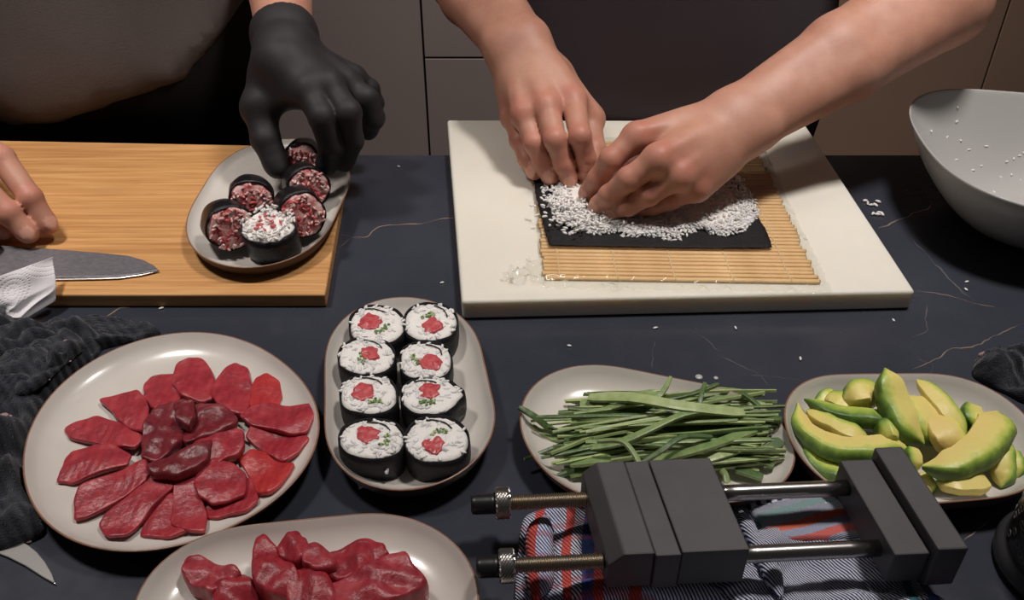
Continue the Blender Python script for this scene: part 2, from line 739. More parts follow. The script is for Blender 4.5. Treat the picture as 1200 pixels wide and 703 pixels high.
# ------------------------------------------------------------------ materials
def mat_skin():
    t = NT('skin')
    vec = t.coord()
    f = t.noise(vec, 35, 5, 0.6)
    base = t.ramp(f, [(0.3, (182, 128, 108)), (0.7, (198, 147, 125))])
    base = t.mix(t.math('MULTIPLY', t.attr('red'), 0.55), base, lin((182, 102, 87)))
    base = t.mix(t.math('MULTIPLY', t.attr('nail'), 0.55), base, lin((226, 176, 156)))
    t.set(**{'Base Color': base, 'Roughness': 0.52})
    t.b.inputs['Subsurface Weight'].default_value = 0.12
    t.b.inputs['Subsurface Radius'].default_value = (0.008, 0.003, 0.0015)
    t.b.inputs['Subsurface Scale'].default_value = 1.0
    t.bump(t.noise(vec, 420, 4, 0.6), 0.25, 0.0006)
    return t.m


def mat_bamboo_board():
    t = NT('bamboo_board')
    v = t.coord((2.2, 60, 60))
    f = t.noise(v, 3.0, 5, 0.6, 0.4)
    g = t.noise(t.coord((9, 380, 380)), 1.0, 3, 0.6)
    base = t.ramp(f, [(0.25, (168, 118, 68)), (0.5, (200, 148, 92)), (0.75, (218, 170, 114))])
    base = t.mix(t.math('MULTIPLY', t.ramp(g, [(0.45, (0, 0, 0)), (0.72, (255, 255, 255))]), 0.35), base, lin((120, 74, 34)))
    k = t.noise(t.coord((30, 150, 150)), 1.0, 2)
    base = t.mix(t.ramp(k, [(0.70, (0, 0, 0)), (0.78, (150, 150, 150))]), base, lin((96, 56, 24)))
    t.set(**{'Base Color': base, 'Roughness': 0.5})
    t.bump(g, 0.15, 0.0006)
    return t.m


def mat_stone():
    t = NT('dark_stone')
    v = t.coord()
    f = t.noise(v, 6, 6, 0.6)
    base = t.ramp(f, [(0.3, (48, 51, 60)), (0.7, (58, 61, 71))])
    s = t.noise(v, 90, 3)
    base = t.mix(t.ramp(s, [(0.68, (0, 0, 0)), (0.8, (60, 60, 60))]), base, lin((70, 72, 80)))
    r = t.ramp(t.noise(v, 25, 4), [(0.3, (110, 110, 110)), (0.7, (150, 150, 150))])
    t.set(**{'Base Color': base, 'Roughness': r})
    t.b.inputs['Specular IOR Level'].default_value = 0.4
    return t.m


def mat_glaze():
    t = NT('cream_glaze')
    v = t.coord()
    base = t.ramp(t.noise(v, 14, 4), [(0.3, (196, 190, 183)), (0.7, (210, 205, 198))])
    sp = t.noise(v, 900, 1)
    base = t.mix(t.ramp(sp, [(0.76, (0, 0, 0)), (0.8, (90, 90, 90))]), base, lin((150, 130, 112)))
    t.set(**{'Base Color': base, 'Roughness': 0.22})
    t.b.inputs['Coat Weight'].default_value = 0.3
    t.b.inputs['Coat Roughness'].default_value = 0.08
    return t.m


def mat_tuna(name, a, b, c):
    t = NT(name)
    v = t.coord()
    f = t.noise(v, 60, 5, 0.6, 0.5)
    base = t.ramp(f, [(0.28, a), (0.5, b), (0.75, c)])
    w = t.n('ShaderNodeTexWave', wave_type='BANDS')
    w.inputs['Scale'].default_value = 55
    w.inputs['Distortion'].default_value = 5
    w.inputs['Detail'].default_value = 3
    t.l(v, w.inputs['Vector'])
    base = t.mix(t.math('MULTIPLY', w.outputs['Fac'], 0.16), base, lin(c))
    t.set(**{'Base Color': base, 'Roughness': 0.36})
    t.b.inputs['Subsurface Weight'].default_value = 0.25
    t.b.inputs['Subsurface Radius'].default_value = (0.006, 0.0015, 0.001)
    t.b.inputs['Subsurface Scale'].default_value = 1.0
    t.bump(t.math('ADD', t.noise(v, 240, 5), t.math('MULTIPLY', w.outputs['Fac'], 0.12)), 0.55, 0.0012)
    return t.m


def mat_avocado():
    t = NT('avocado')
    v = t.coord()
    a = t.math('ADD', t.attr('green'), t.math('MULTIPLY', t.math('SUBTRACT', t.noise(v, 130, 4), 0.5), 0.5))
    base = t.ramp(a, [(0.0, (230, 206, 128)), (0.35, (224, 214, 122)), (0.58, (182, 196, 88)), (0.82, (124, 158, 64)), (1.0, (82, 110, 48))])
    base = t.mix(t.ramp(t.noise(v, 55, 3), [(0.62, (0, 0, 0)), (0.8, (110, 110, 110))]), base, lin((186, 146, 82)))
    sp = t.noise(v, 190, 2)
    base = t.mix(t.ramp(sp, [(0.73, (0, 0, 0)), (0.79, (120, 120, 120))]), base, lin((96, 72, 26)))
    t.set(**{'Base Color': base, 'Roughness': 0.42})
    t.b.inputs['Subsurface Weight'].default_value = 0.12
    t.b.inputs['Subsurface Radius'].default_value = (0.004, 0.003, 0.001)
    t.b.inputs['Subsurface Scale'].default_value = 1.0
    t.bump(t.noise(v, 220, 4), 0.35, 0.001)
    return t.m


def mat_nori(name='nori', gloss=0.5, bump=0.6, c1=(14, 13, 16), c2=(30, 28, 33), sc=300):
    t = NT(name)
    v = t.coord()
    f = t.noise(v, sc, 4, 0.7)
    t.b.inputs['Specular IOR Level'].default_value = 0.35
    t.set(**{'Base Color': t.ramp(f, [(0.3, c1), (0.7, c2)]), 'Roughness': gloss})
    t.bump(f, bump, 0.0012)
    return t.m


def mat_pink():
    t = NT('rice_pink')
    v = t.coord()
    f = t.noise(v, 130, 3, 0.6)
    t.set(**{'Base Color': t.ramp(f, [(0.36, (232, 208, 202)), (0.5, (222, 168, 164)), (0.64, (188, 66, 76))]), 'Roughness': 0.42})
    t.b.inputs['Subsurface Weight'].default_value = 0.4
    t.b.inputs['Subsurface Radius'].default_value = (0.004, 0.002, 0.002)
    t.b.inputs['Subsurface Scale'].default_value = 1.0
    t.bump(t.noise(v, 600, 3), 0.5, 0.0012)
    return t.m


def mat_towel():
    t = NT('dark_towel')
    v = t.coord(kind='UV')
    w1 = t.n('ShaderNodeTexWave', wave_type='BANDS', bands_direction='DIAGONAL')
    w1.inputs['Scale'].default_value = 62
    w1.inputs['Distortion'].default_value = 1.5
    t.l(v, w1.inputs['Vector'])
    n_ = t.noise(t.coord(), 900, 2)
    base = t.ramp(t.math('ADD', t.math('MULTIPLY', w1.outputs['Fac'], 0.5), t.math('MULTIPLY', n_, 0.5)), [(0.25, (24, 26, 34)), (0.75, (42, 44, 54))])
    t.set(**{'Base Color': base, 'Roughness': 0.95})
    t.b.inputs['Sheen Weight'].default_value = 0.2
    t.bump(t.math('ADD', w1.outputs['Fac'], n_), 0.8, 0.0016)
    return t.m


def mat_check():
    """woven kitchen cloth: fine navy and white diagonal rib with coloured warp bands"""
    t = NT('striped_cloth')
    tc = t.n('ShaderNodeTexCoord')
    sep = t.n('ShaderNodeSeparateXYZ')
    t.l(tc.outputs['UV'], sep.inputs[0])
    U, Vv = sep.outputs[0], sep.outputs[1]
    rib = t.n('ShaderNodeTexWave', wave_type='BANDS', bands_direction='X')
    mp = t.n('ShaderNodeMapping')
    mp.inputs['Rotation'].default_value = (0, 0, math.radians(-32))
    t.l(tc.outputs['UV'], mp.inputs[0])
    t.l(mp.outputs[0], rib.inputs['Vector'])
    rib.inputs['Scale'].default_value = 45
    rib.inputs['Distortion'].default_value = 0.3
    s = t.ramp(rib.outputs['Fac'], [(0.34, (0, 0, 0)), (0.62, (255, 255, 255))])
    NV, WH, RD, OR, BL, TE, GR, MA, DK = (44, 50, 88), (210, 213, 226), (160, 48, 56), (206, 96, 80), (60, 78, 136), (60, 110, 116), (120, 160, 150), (128, 40, 86), (26, 26, 44)
    # u runs to the right over 0..1, constant bands
    dark = t.ramp(U, [(0.0, NV), (0.02, RD), (0.045, BL), (0.075, NV), (0.10, RD), (0.125, DK), (0.15, BL), (0.18, RD), (0.21, NV), (0.24, DK), (0.27, RD), (0.30, BL), (0.33, NV), (0.88, NV), (0.905, TE), (0.925, NV), (0.945, BL), (0.965, NV), (0.975, MA), (0.99, NV)], 'CONSTANT')
    pale = t.ramp(U, [(0.0, WH), (0.02, OR), (0.045, WH), (0.10, OR), (0.125, WH), (0.15, BL), (0.18, OR), (0.21, WH), (0.27, OR), (0.30, WH), (0.33, WH), (0.88, WH), (0.905, TE), (0.925, WH), (0.945, BL), (0.965, WH), (0.975, MA), (0.99, WH)], 'CONSTANT')
    base = t.mix(s, dark, pale)
    # weft bands across the left part and along the folded flap (v > 1)
    left = t.math('LESS_THAN', U, 0.33)
    wv = t.math('FRACT', t.math('MULTIPLY', Vv, 13.0))
    cross = t.ramp(wv, [(0.0, (0, 0, 0)), (0.55, (255, 255, 255)), (0.8, (0, 0, 0))], 'CONSTANT')
    base = t.mix(t.math('MULTIPLY', t.math('MULTIPLY', left, cross), 0.38), base, lin(RD))
    flap = t.math('GREATER_THAN', Vv, 2.0)
    fv = t.math('SUBTRACT', Vv, 2.0)   # bands of the folded-over flap
    fp = t.ramp(fv, [(0.0, WH), (0.23, (226, 128, 118)), (0.36, WH), (0.49, (236, 136, 112)), (0.62, WH), (0.76, (170, 196, 190)), (0.88, WH)], 'CONSTANT')
    fd = t.ramp(fv, [(0.0, NV), (0.23, (200, 84, 84)), (0.36, BL), (0.49, (222, 96, 76)), (0.62, NV), (0.76, (84, 122, 132)), (0.88, NV)], 'CONSTANT')
    base = t.mix(flap, base, t.mix(s, fd, fp))
    t.set(**{'Base Color': base, 'Roughness': 0.9})
    t.bump(t.math('ADD', rib.outputs['Fac'], t.noise(tc.outputs['Object'], 700, 2)), 0.5, 0.0012)
    return t.m


def mat_film():
    t = NT('cling_film')
    b = t.b
    t.t.nodes.remove(b)
    out = [n for n in t.t.nodes if n.type == 'OUTPUT_MATERIAL'][0]
    tr = t.n('ShaderNodeBsdfTransparent')
    tr.inputs[0].default_value = (0.97, 0.98, 0.97, 1)
    gl = t.n('ShaderNodeBsdfGlossy')
    gl.inputs['Roughness'].default_value = 0.06
    fr = t.n('ShaderNodeFresnel')
    fr.inputs[0].default_value = 1.5
    mx = t.n('ShaderNodeMixShader')
    t.l(t.math('ADD', t.math('MULTIPLY', fr.outputs[0], 1.1), 0.02), mx.inputs[0])
    t.l(tr.outputs[0], mx.inputs[1])
    t.l(gl.outputs[0], mx.inputs[2])
    df = t.n('ShaderNodeBsdfDiffuse')
    m2 = t.n('ShaderNodeMixShader')
    m2.inputs[0].default_value = 0.03
    t.l(mx.outputs[0], m2.inputs[1])
    t.l(df.outputs[0], m2.inputs[2])
    t.l(m2.outputs[0], out.inputs['Surface'])
    return t.m


def mat_paper():
    t = NT('paper_towel')
    t.set(**{'Base Color': lin((226, 224, 228)), 'Roughness': 0.95})
    t.bump(t.noise(t.coord(), 600, 3), 0.2, 0.0008)
    return t.m


M = dict(
    skin=mat_skin(), bamboo=mat_bamboo_board(), stone=mat_stone(), glaze=mat_glaze(),
    tuna=mat_tuna('tuna', (122, 26, 40), (152, 40, 52), (182, 70, 76)),
    tuna_dark=mat_tuna('tuna_dark', (88, 22, 32), (112, 30, 40), (140, 56, 62)),
    tuna_orange=mat_tuna('tuna_orange', (146, 30, 40), (172, 44, 48), (192, 70, 66)),
    tuna_pink=mat_tuna('tuna_pink', (128, 30, 44), (156, 48, 60), (190, 94, 98)),
    avocado=mat_avocado(), nori=mat_nori(), nori_sheet=mat_nori('nori_sheet', 0.6, 1.0, (9, 8, 11), (24, 22, 28), 420), nori_wet=mat_nori('nori_wet', 0.3, 0.8),
    towel=mat_towel(), check=mat_check(), film=mat_film(), paper=mat_paper(),
    vein_gold=simple('vein_gold', (112, 94, 80), (146, 124, 106), 60, 0.5),
    vein_pale=simple('vein_pale', (74, 72, 76), (98, 94, 94), 60, 0.5),
    clay=simple('brown_clay', (58, 42, 36), (74, 54, 45), 40, 0.55, 0.15),
    rim=simple('rim_edge', (128, 92, 74), (150, 112, 92), 60, 0.3),
    poly=simple('white_polyethylene', (222, 217, 204), (229, 225, 214), 8, 0.42, 0.12, 320, 0.0006, sss=0.5, sssr=(0.014, 0.011, 0.008)),
    slat=simple('bamboo_slat', (205, 166, 112), (228, 194, 142), 18, 0.5, 0.2, 300, 0.0005, stretch=(0.5, 6, 6)),
    string=simple('cotton_string', (214, 190, 150), None, rough=0.9),
    rice=simple('rice', (232, 228, 224), (242, 239, 235), 60, 0.45, 0.5, 700, 0.0012, sss=0.5, sssr=(0.004, 0.0036, 0.003)),
    rice_pink=mat_pink(), minced=simple('minced_tuna', (176, 52, 62), (212, 116, 114), 300, 0.4, 0.4, 500, 0.001, sss=0.3, sssr=(0.003, 0.001, 0.001)),
    filling=simple('tuna_filling', (168, 48, 60), (206, 100, 102), 220, 0.35, 0.4, 400, 0.001, sss=0.3, sssr=(0.004, 0.001, 0.001)),
    cuke_light=simple('cucumber_flesh', (142, 160, 104), (182, 196, 142), 90, 0.4, 0.2, 300, sss=0.1, sssr=(0.003, 0.003, 0.001), stretch=(1, 1, 1)),
    cuke_mid=simple('cucumber_mid', (102, 128, 74), (142, 162, 106), 120, 0.42, 0.3, 300),
    cuke_skin=simple('cucumber_skin', (60, 84, 48), (96, 120, 74), 120, 0.38, 0.3, 260),
    herb=simple('chopped_green', (52, 92, 40), (120, 158, 76), 300, 0.5),
    plastic=simple('black_plastic', (64, 62, 65), (72, 70, 73), 30, 0.55, 0.15, 900, 0.0003),
    steel=simple('polished_steel', (170, 168, 166), None, rough=0.25, metal=1.0),
    brass=simple('threaded_steel', (150, 136, 112), (136, 128, 118), 60, 0.42, metal=1.0),
    knurl=simple('knurled_steel', (190, 188, 186), None, rough=0.3, metal=1.0),
    rubber=simple('black_rubber', (26, 25, 28), None, rough=0.35),
    blade=simple('blade_steel', (118, 116, 122), (142, 140, 146), 220, 0.5, 0.2, 500, 0.0003, metal=0.75, stretch=(1, 3, 1)),
    bevel_edge=simple('ground_edge', (225, 222, 218), None, rough=0.25, metal=0.8),
    porcelain=simple('white_porcelain', (172, 171, 169), (180, 179, 177), 6, 0.3, coat=0.2),
    glove=simple('black_nitrile', (40, 37, 40), (44, 41, 44), 30, 0.6, 0.25, 60, 0.0012, detail=1, spec=0.3),
    apron=simple('dark_apron', (60, 52, 58), (66, 58, 63), 8, 0.9, 0.1, 500),
    shirt_dark=simple('dark_shirt', (40, 32, 30), (52, 42, 38), 12, 0.9, 0.2, 400),
    shirt=simple('taupe_shirt', (94, 87, 86), (106, 98, 96), 8, 0.95, 0.25, 500),
    black_cloth=simple('black_cloth', (14, 13, 15), (18, 17, 19), 10, 0.95),
    leather=simple('brown_strap', (92, 50, 30), (110, 62, 38), 20, 0.7),
    hair=simple('dark_hair', (32, 24, 20), (48, 36, 30), 80, 0.6),
    eye=simple('eye_white', (225, 220, 215), None, rough=0.2),
    iris=simple('iris', (50, 34, 24), None, rough=0.2),
    lips=simple('lips', (168, 96, 86), None, rough=0.5),
    cab=simple('grey_front', (146, 135, 133), (152, 141, 138), 2, 0.55),
    cab_brown=simple('brown_front', (158, 130, 112), (166, 138, 119), 3, 0.55),
    shadowgap=simple('cabinet_carcass', (34, 32, 34), None, rough=0.8),
    floor=simple('floor_tile', (92, 84, 78), (104, 96, 90), 4, 0.5),
    wall=simple('wall_paint', (140, 130, 122), (146, 136, 128), 3, 0.9),
    pot=simple('dark_pot', (52, 52, 55), (62, 62, 65), 30, 0.35, coat=0.3),
    pot_white=simple('pale_pattern', (120, 118, 118), None, rough=0.5),
    lint=simple('pale_lint', (150, 122, 122), None, rough=0.9),
)

# ------------------------------------------------------------------ the room
def structure(o):
    o['kind'] = 'structure'
    return o


structure(obj('floor', *box(-3, 3, -1.5, 2.75, -0.02, 0), M['floor'], base=(0, 0, 0), smooth=False))
structure(obj('wall_back', *box(-3, 3, 2.66, 2.75, 0, 2.7), M['wall'], base=(0, 2.66, 0), smooth=False))

YC = 2.0
g1 = at_depth(498, 90, YC)[0]
g2 = at_depth(890, 90, YC)[0]
g3 = at_depth(1165, 60, YC)[0]
gz = at_depth(530, 68, YC)[2]


def cabinet(name, label, x0, x1, z0, z1, splits, m):
    """a floor-standing unit whose fronts stop short of each other"""
    t = thing(name, label, 'cabinet', ((x0 + x1) / 2, YC + 0.3, 0))
    obj('carcass', *box(x0 + 0.001, x1 - 0.001, YC + 0.02, YC + 0.6, z0, z1), M['shadowgap'], t, smooth=False)
    zs = [z0] + splits + [z1]
    for a, b in zip(zs, zs[1:]):
        bevel(obj('door' if not splits else 'drawer_front', *box(x0 + 0.0025, x1 - 0.0025, YC, YC + 0.02, a + 0.0025, b - 0.0025), m, t, smooth=False), 0.001)
    return t


cabinet('kitchen_cabinet', 'plain grey cabinet front behind the gloved hand, without a cross joint', g1 - 0.62, g1, 0.08, 1.35, [], M['cab'])
cabinet('kitchen_cabinet', 'plain grey cabinet at the far left, behind the person in the taupe shirt', g1 - 1.24, g1 - 0.62, 0.08, 1.35, [], M['cab'])
cabinet('kitchen_cabinet', 'grey drawer cabinet with a horizontal joint, behind the cook in the dark apron', g1, g2, 0.08, 1.35, [gz], M['cab'])
cabinet('kitchen_cabinet', 'brown cabinet front behind the bare forearm and the bowl', g2, g3, 0.08, 1.35, [], M['cab_brown'])
cabinet('kitchen_cabinet', 'brown cabinet front at the far right, beyond the bowl', g3, g3 + 0.7, 0.08, 1.35, [], M['cab_brown'])

YE = float(at(600, 181, 0)[1])
isl = thing('kitchen_island', 'dark blue-black stone island carrying the boards, plates and cloths', 'kitchen island', (0, 0.5, 0))
bevel(obj('worktop', *box(-1.3, 1.3, 0.12, YE, Z0 - 0.03, Z0), M['stone'], isl, smooth=False), 0.002)
obj('body', *box(-1.25, 1.25, 0.2, YE - 0.05, 0, Z0 - 0.03), M['shadowgap'], isl, smooth=False)
VEINS = [
    ([(398, 290), (412, 279), (430, 277), (445, 266), (470, 263), (498, 262), (515, 257), (533, 255)], 'vein_gold', 1.0),
    ([(396, 275), (410, 277), (425, 281)], 'vein_pale', 0.7),
    ([(1030, 268), (1046, 261), (1060, 255), (1080, 247), (1094, 240)], 'vein_gold', 1.6),
    ([(1066, 276), (1085, 297), (1104, 318), (1120, 335), (1145, 356)], 'vein_pale', 1.0),
    ([(1072, 340), (1110, 346), (1140, 355), (1165, 359)], 'vein_gold', 0.9),
    ([(1070, 434), (1095, 421), (1115, 410), (1145, 404), (1165, 394), (1198, 379)], 'vein_gold', 0.9),
    ([(1087, 358), (1085, 375), (1083, 390), (1062, 397)], 'vein_pale', 0.7),
    ([(86, 385), (105, 378), (122, 372), (140, 362), (152, 361)], 'vein_gold', 2.2),
    ([(808, 385), (818, 392), (831, 401), (842, 412)], 'vein_pale', 0.7),
    ([(846, 419), (862, 425), (880, 434), (892, 443), (903, 452)], 'vein_pale', 0.9),
    ([(880, 440), (905, 442), (940, 446)], 'vein_pale', 0.6),
    ([(1128, 635), (1141, 627), (1150, 619), (1157, 610)], 'vein_gold', 0.9),
    ([(768, 400), (766, 415), (765, 432)], 'vein_pale', 0.6),
    ([(1075, 420), (1092, 428), (1090, 438)], 'vein_pale', 0.6),
]
rv = random.Random(4)
for pts, mk, w in VEINS:
    p = spline(ats(pts, 0.0)[:, :2], 40)
    d = np.gradient(p, axis=0)
    nn = np.stack([-d[:, 1], d[:, 0]], 1)
    nn /= np.linalg.norm(nn, axis=1)[:, None]
    p = p + nn * (0.0012 * vnoise(p, 300, rv.randint(0, 99)))[:, None]
    ww = w * 0.00062 * np.clip(0.65 + 0.7 * vnoise(p, 160, rv.randint(0, 99)), 0.25, 1.4) * np.clip(np.minimum(np.arange(40), 39 - np.arange(40)) / 6 + 0.15, 0, 1)
    a, b = p + nn * ww[:, None], p - nn * ww[:, None]
    V = np.concatenate([np.column_stack([a, np.full(40, Z0 + 0.00012)]), np.column_stack([b, np.full(40, Z0 + 0.00012)])])
    F = [(40 + i, 41 + i, i + 1, i) for i in range(39)]
    obj('vein', V, F, M[mk], isl)

# ------------------------------------------------------------------ boards
ZB = 0.014
bb = ats([(381, 345), (411, 172), (-70, 163), (-110, 345)], ZB)[:, :2]
bam = obj('bamboo_cutting_board', *prism(bb, Z0 + 0.0005, Z0 + ZB), M['bamboo'], smooth=False)
bevel(bam, 0.0018, 3)
tag(bam, 'bamboo cutting board with fine straight grain under the knife and the oval plate', 'cutting board')
ZW = 0.02
wb = ats([(541, 353), (1073, 341), (941, 141), (524, 140)], ZW)[:, :2]
wob = obj('plastic_cutting_board', *prism(wb, Z0 + 0.0005, Z0 + ZW), M['poly'], smooth=False)
bevel(wob, 0.003, 4)
tag(wob, 'thick white plastic cutting board under the rolling mat', 'cutting board')


# ------------------------------------------------------------------ plates
def plate(label, pts, zr=0.022, zbase=0.0, wall=0.020, floor_in=0.030, zf=0.006, group=None, nh=4):
    """stoneware plate from its rim outline: glazed dish, unglazed brown outside, thin brown edge"""
    c, R, a = fourier_outline(ats(pts, zbase + zr), nh)
    n = len(a)
    cs = np.stack([np.cos(a), np.sin(a)], 1)
    zb = Z0 + zbase + 0.0006

    def ring(ins, z):
        return np.column_stack([c + cs * (R - ins)[:, None], np.full(n, zb + z)])

    def strip(rings, cap0=None, cap1=None):
        V = np.concatenate(rings)
        F = []
        for i in range(len(rings) - 1):
            for k in range(n):
                k2 = (k + 1) % n
                F.append((i * n + k, i * n + k2, (i + 1) * n + k2, (i + 1) * n + k))
        for which, cap in ((0, cap0), (len(rings) - 1, cap1)):
            if cap is not None:
                V = np.concatenate([V, [[c[0], c[1], zb + cap]]])
                for k in range(n):
                    k2 = (k + 1) % n
                    f = (len(V) - 1, which * n + k, which * n + k2)
                    F.append(f[::-1] if which == 0 else f)
        return V, F
    t = thing('stoneware_plate', label, 'plate', (c[0], c[1], zb), group)
    V, F = strip([ring(wall + 0.007, 0.0025), ring(wall + 0.006, 0.0), ring(wall, 0.0), ring(wall - 0.001, 0.002), ring(wall * 0.5, zr * 0.20), ring(wall * 0.2, zr * 0.55), ring(0.0004, zr - 0.0012)], cap0=0.0025)
    obj('outside', V, F, M['clay'], t)
    V, F = strip([ring(0.0004, zr - 0.0013), ring(-0.0001, zr - 0.0006), ring(0.0006, zr), ring(0.0013, zr - 0.0002)])
    obj('rim', V, F, M['rim'], t)
    V, F = strip([ring(0.0012, zr - 0.0002), ring(0.0022, zr - 0.0012), ring(0.0045, zr - 0.005), ring(0.009, zf + (zr - zf) * 0.42), ring(0.016, zf + (zr - zf) * 0.16), ring(floor_in, zf + 0.0006), ring(floor_in + 0.014, zf)], cap1=zf)
    obj('dish', V, F, M['glaze'], t)
    t['c'] = [float(x) for x in c]
    return t, zbase + zf + 0.0006


_, ZP_BAM = plate('oval plate on the bamboo board holding six dark rice rolls', [(218.5, 270), (223, 247), (234, 224), (251, 201), (271, 181), (290, 171), (318, 165), (350, 163), (383, 170), (404, 188), (410, 204), (406, 226), (396, 250), (379, 275), (357, 297), (328, 309), (300, 314), (265, 311), (237, 301), (221, 287)], zr=0.016, zbase=ZB, wall=0.014, floor_in=0.022, zf=0.005)
_, ZP_RND = plate('large round cream plate with a ring of raw tuna slices', [(36, 498), (28, 536), (31, 574), (47, 607), (85, 633), (133, 646), (190, 645), (246, 628), (308, 597), (351, 560), (373, 512), (370, 474), (346, 436), (303, 406), (256, 392), (199, 390), (142, 406), (95, 432), (57, 465)], zr=0.02, wall=0.026, floor_in=0.034)
_, ZP_MAKI = plate('narrow cream plate holding eight cut rolls in two rows', [(379, 440), (384, 411), (397, 379), (420, 358), (455, 351), (498, 351), (530, 361), (551, 383), (565, 418), (576, 457), (577, 496), (569, 528), (548, 553), (512, 567), (470, 573), (430, 570), (402, 555), (388, 528), (381, 489)], zr=0.022, wall=0.018, floor_in=0.022, nh=5)
_, ZP_FRONT = plate('cream plate at the front edge holding thick pieces of raw tuna', [(155, 710), (165, 685), (190, 655), (230, 633), (290, 617), (360, 608), (430, 605), (490, 609), (528, 627), (549, 655), (556, 690), (556, 725), (545, 765), (500, 795), (400, 812), (280, 808), (190, 782), (155, 745)], zr=0.022, wall=0.022, floor_in=0.028)
_, ZP_CUC = plate('oblong cream plate heaped with cucumber matchsticks', [(612, 496), (615, 470), (626, 448), (647, 434), (676, 429), (717, 431), (763, 437), (804, 446), (851, 458), (892, 474), (915, 491), (927, 516), (931, 543), (922, 566), (893, 580), (830, 590), (745, 591), (692, 582), (652, 563), (632, 548), (617, 528)], zr=0.022, wall=0.02, floor_in=0.026)
_, ZP_AVO = plate('cream plate full of avocado slices behind the black clamp', [(917, 478), (923, 461), (943, 447), (980, 441), (1022, 438), (1071, 438), (1122, 443), (1156, 453), (1185, 469), (1206, 490), (1221, 525), (1218, 560), (1200, 577), (1170, 583), (1142, 586), (1105, 588), (1050, 592), (1000, 584), (966, 565), (946, 544), (931, 524), (921, 498)], zr=0.026, wall=0.02, floor_in=0.026)

# ------------------------------------------------------------------ tuna slices on the round plate
def crop8(pts):
    return [(60 + x / 3.056, 410 + y / 3.056) for x, y in pts]


PC = at(200, 520, 0)[:2]
THIN = [(0, 0), (0.8, 0), (0.975, 0.05), (1.0, 0.4), (0.995, 0.75), (0.972, 0.97), (0.92, 1.0), (0.8, 1), (0.66, 1), (0.52, 1), (0.38, 1), (0.24, 1), (0.1, 1), (0, 1)]
TUNA = [
    ('uppermost rounded tuna slice of the ring, at twelve o\'clock on the round plate', 'tuna', 1, [(437, 95), (455, 50), (490, 28), (530, 32), (570, 65), (585, 120), (575, 175), (540, 188), (470, 175), (440, 130)]),
    ('pale-edged tuna slice left of the uppermost one in the ring', 'tuna', 0, [(335, 125), (360, 95), (400, 92), (440, 95), (462, 140), (465, 180), (420, 215), (365, 215), (335, 175)]),
    ('pointed tuna slice at ten o\'clock in the ring on the round plate', 'tuna', 1, [(172, 178), (250, 160), (310, 152), (342, 185), (352, 230), (345, 305), (290, 292), (245, 260), (215, 215)]),
    ('long tuna slice with a square outer end, at half past nine in the ring', 'tuna', 0, [(52, 285), (100, 262), (160, 240), (230, 265), (295, 295), (330, 325), (300, 362), (240, 357), (150, 335), (70, 318)]),
    ('leaf-shaped tuna slice reaching furthest towards the dark towel', 'tuna', 1, [(20, 468), (58, 385), (80, 362), (160, 346), (230, 350), (285, 385), (272, 420), (190, 437), (90, 470)]),
    ('broad straight tuna strip at eight o\'clock in the ring', 'tuna', 2, [(86, 602), (92, 530), (108, 488), (230, 445), (340, 408), (355, 450), (330, 484), (230, 545), (130, 592)]),
    ('thick folded tuna strip at seven o\'clock in the ring', 'tuna', 2, [(172, 622), (200, 582), (300, 508), (380, 450), (432, 445), (438, 490), (380, 545), (330, 605), (270, 664), (208, 668)]),
    ('tuna slice lowest in the ring, partly under its square neighbour', 'tuna', 0, [(322, 664), (338, 600), (380, 548), (440, 515), (470, 600), (490, 650), (430, 673)]),
    ('square-ended tuna slice at six o\'clock in the ring', 'tuna', 1, [(428, 622), (440, 520), (440, 460), (510, 452), (532, 520), (557, 590), (552, 658), (500, 652)]),
    ('wide tuna slice lying on top at five o\'clock in the ring', 'tuna', 3, [(518, 482), (528, 420), (590, 397), (650, 407), (695, 450), (690, 520), (630, 538), (575, 547), (532, 520)]),
    ('tuna slice at five o\'clock, under the wide one and nearest the rim', 'tuna', 0, [(548, 560), (640, 500), (715, 455), (742, 550), (700, 588), (645, 590), (600, 603), (560, 597)]),
    ('bright orange-red tuna slice at four o\'clock in the ring', 'tuna_orange', 0, [(676, 392), (718, 362), (762, 368), (800, 400), (867, 418), (857, 452), (790, 523), (738, 518), (715, 460)]),
    ('lower tuna slice of the overlapping pair on the right of the ring', 'tuna', 0, [(700, 315), (720, 280), (800, 270), (900, 300), (920, 330), (882, 378), (830, 405), (778, 375), (735, 342)]),
    ('upper tuna slice of the overlapping pair, with a square outer end', 'tuna', 2, [(680, 240), (720, 208), (780, 188), (850, 203), (937, 203), (942, 240), (912, 302), (860, 302), (790, 282), (720, 270)]),
    ('small orange-tinged tuna slice at two o\'clock in the ring', 'tuna_orange', 1, [(712, 165), (730, 105), (770, 88), (815, 113), (824, 160), (812, 195), (760, 205), (718, 215)]),
    ('rounded tuna slice at one o\'clock in the ring', 'tuna', 1, [(578, 170), (590, 110), (630, 65), (660, 48), (702, 68), (717, 120), (717, 185), (690, 235), (645, 232), (598, 200)]),
]
for i, (lab, mk, lev, poly) in enumerate(TUNA):
    z = ZP_RND + 0.0006 + 0.0016 * lev
    w = ats(crop8(poly), z + 0.003)[:, :2]

    def zf(X, z=z):
        d = np.linalg.norm(X - PC, axis=1)
        return Z0 + z + np.clip((0.075 - d) / 0.075, 0, 1) * 0.006 + 0.22 * np.clip(d - 0.088, 0, 1)
    V, F = slab(w, zf, 0.0034, dome=0.0004, noise=0.0013, nscale=150, seed=i, edge=0.03, n=84, crisp=1.06, prof=THIN)
    tag(obj('tuna_slice', V, F, M[mk]), lab, 'tuna', 'raw tuna slices fanned on the round plate')
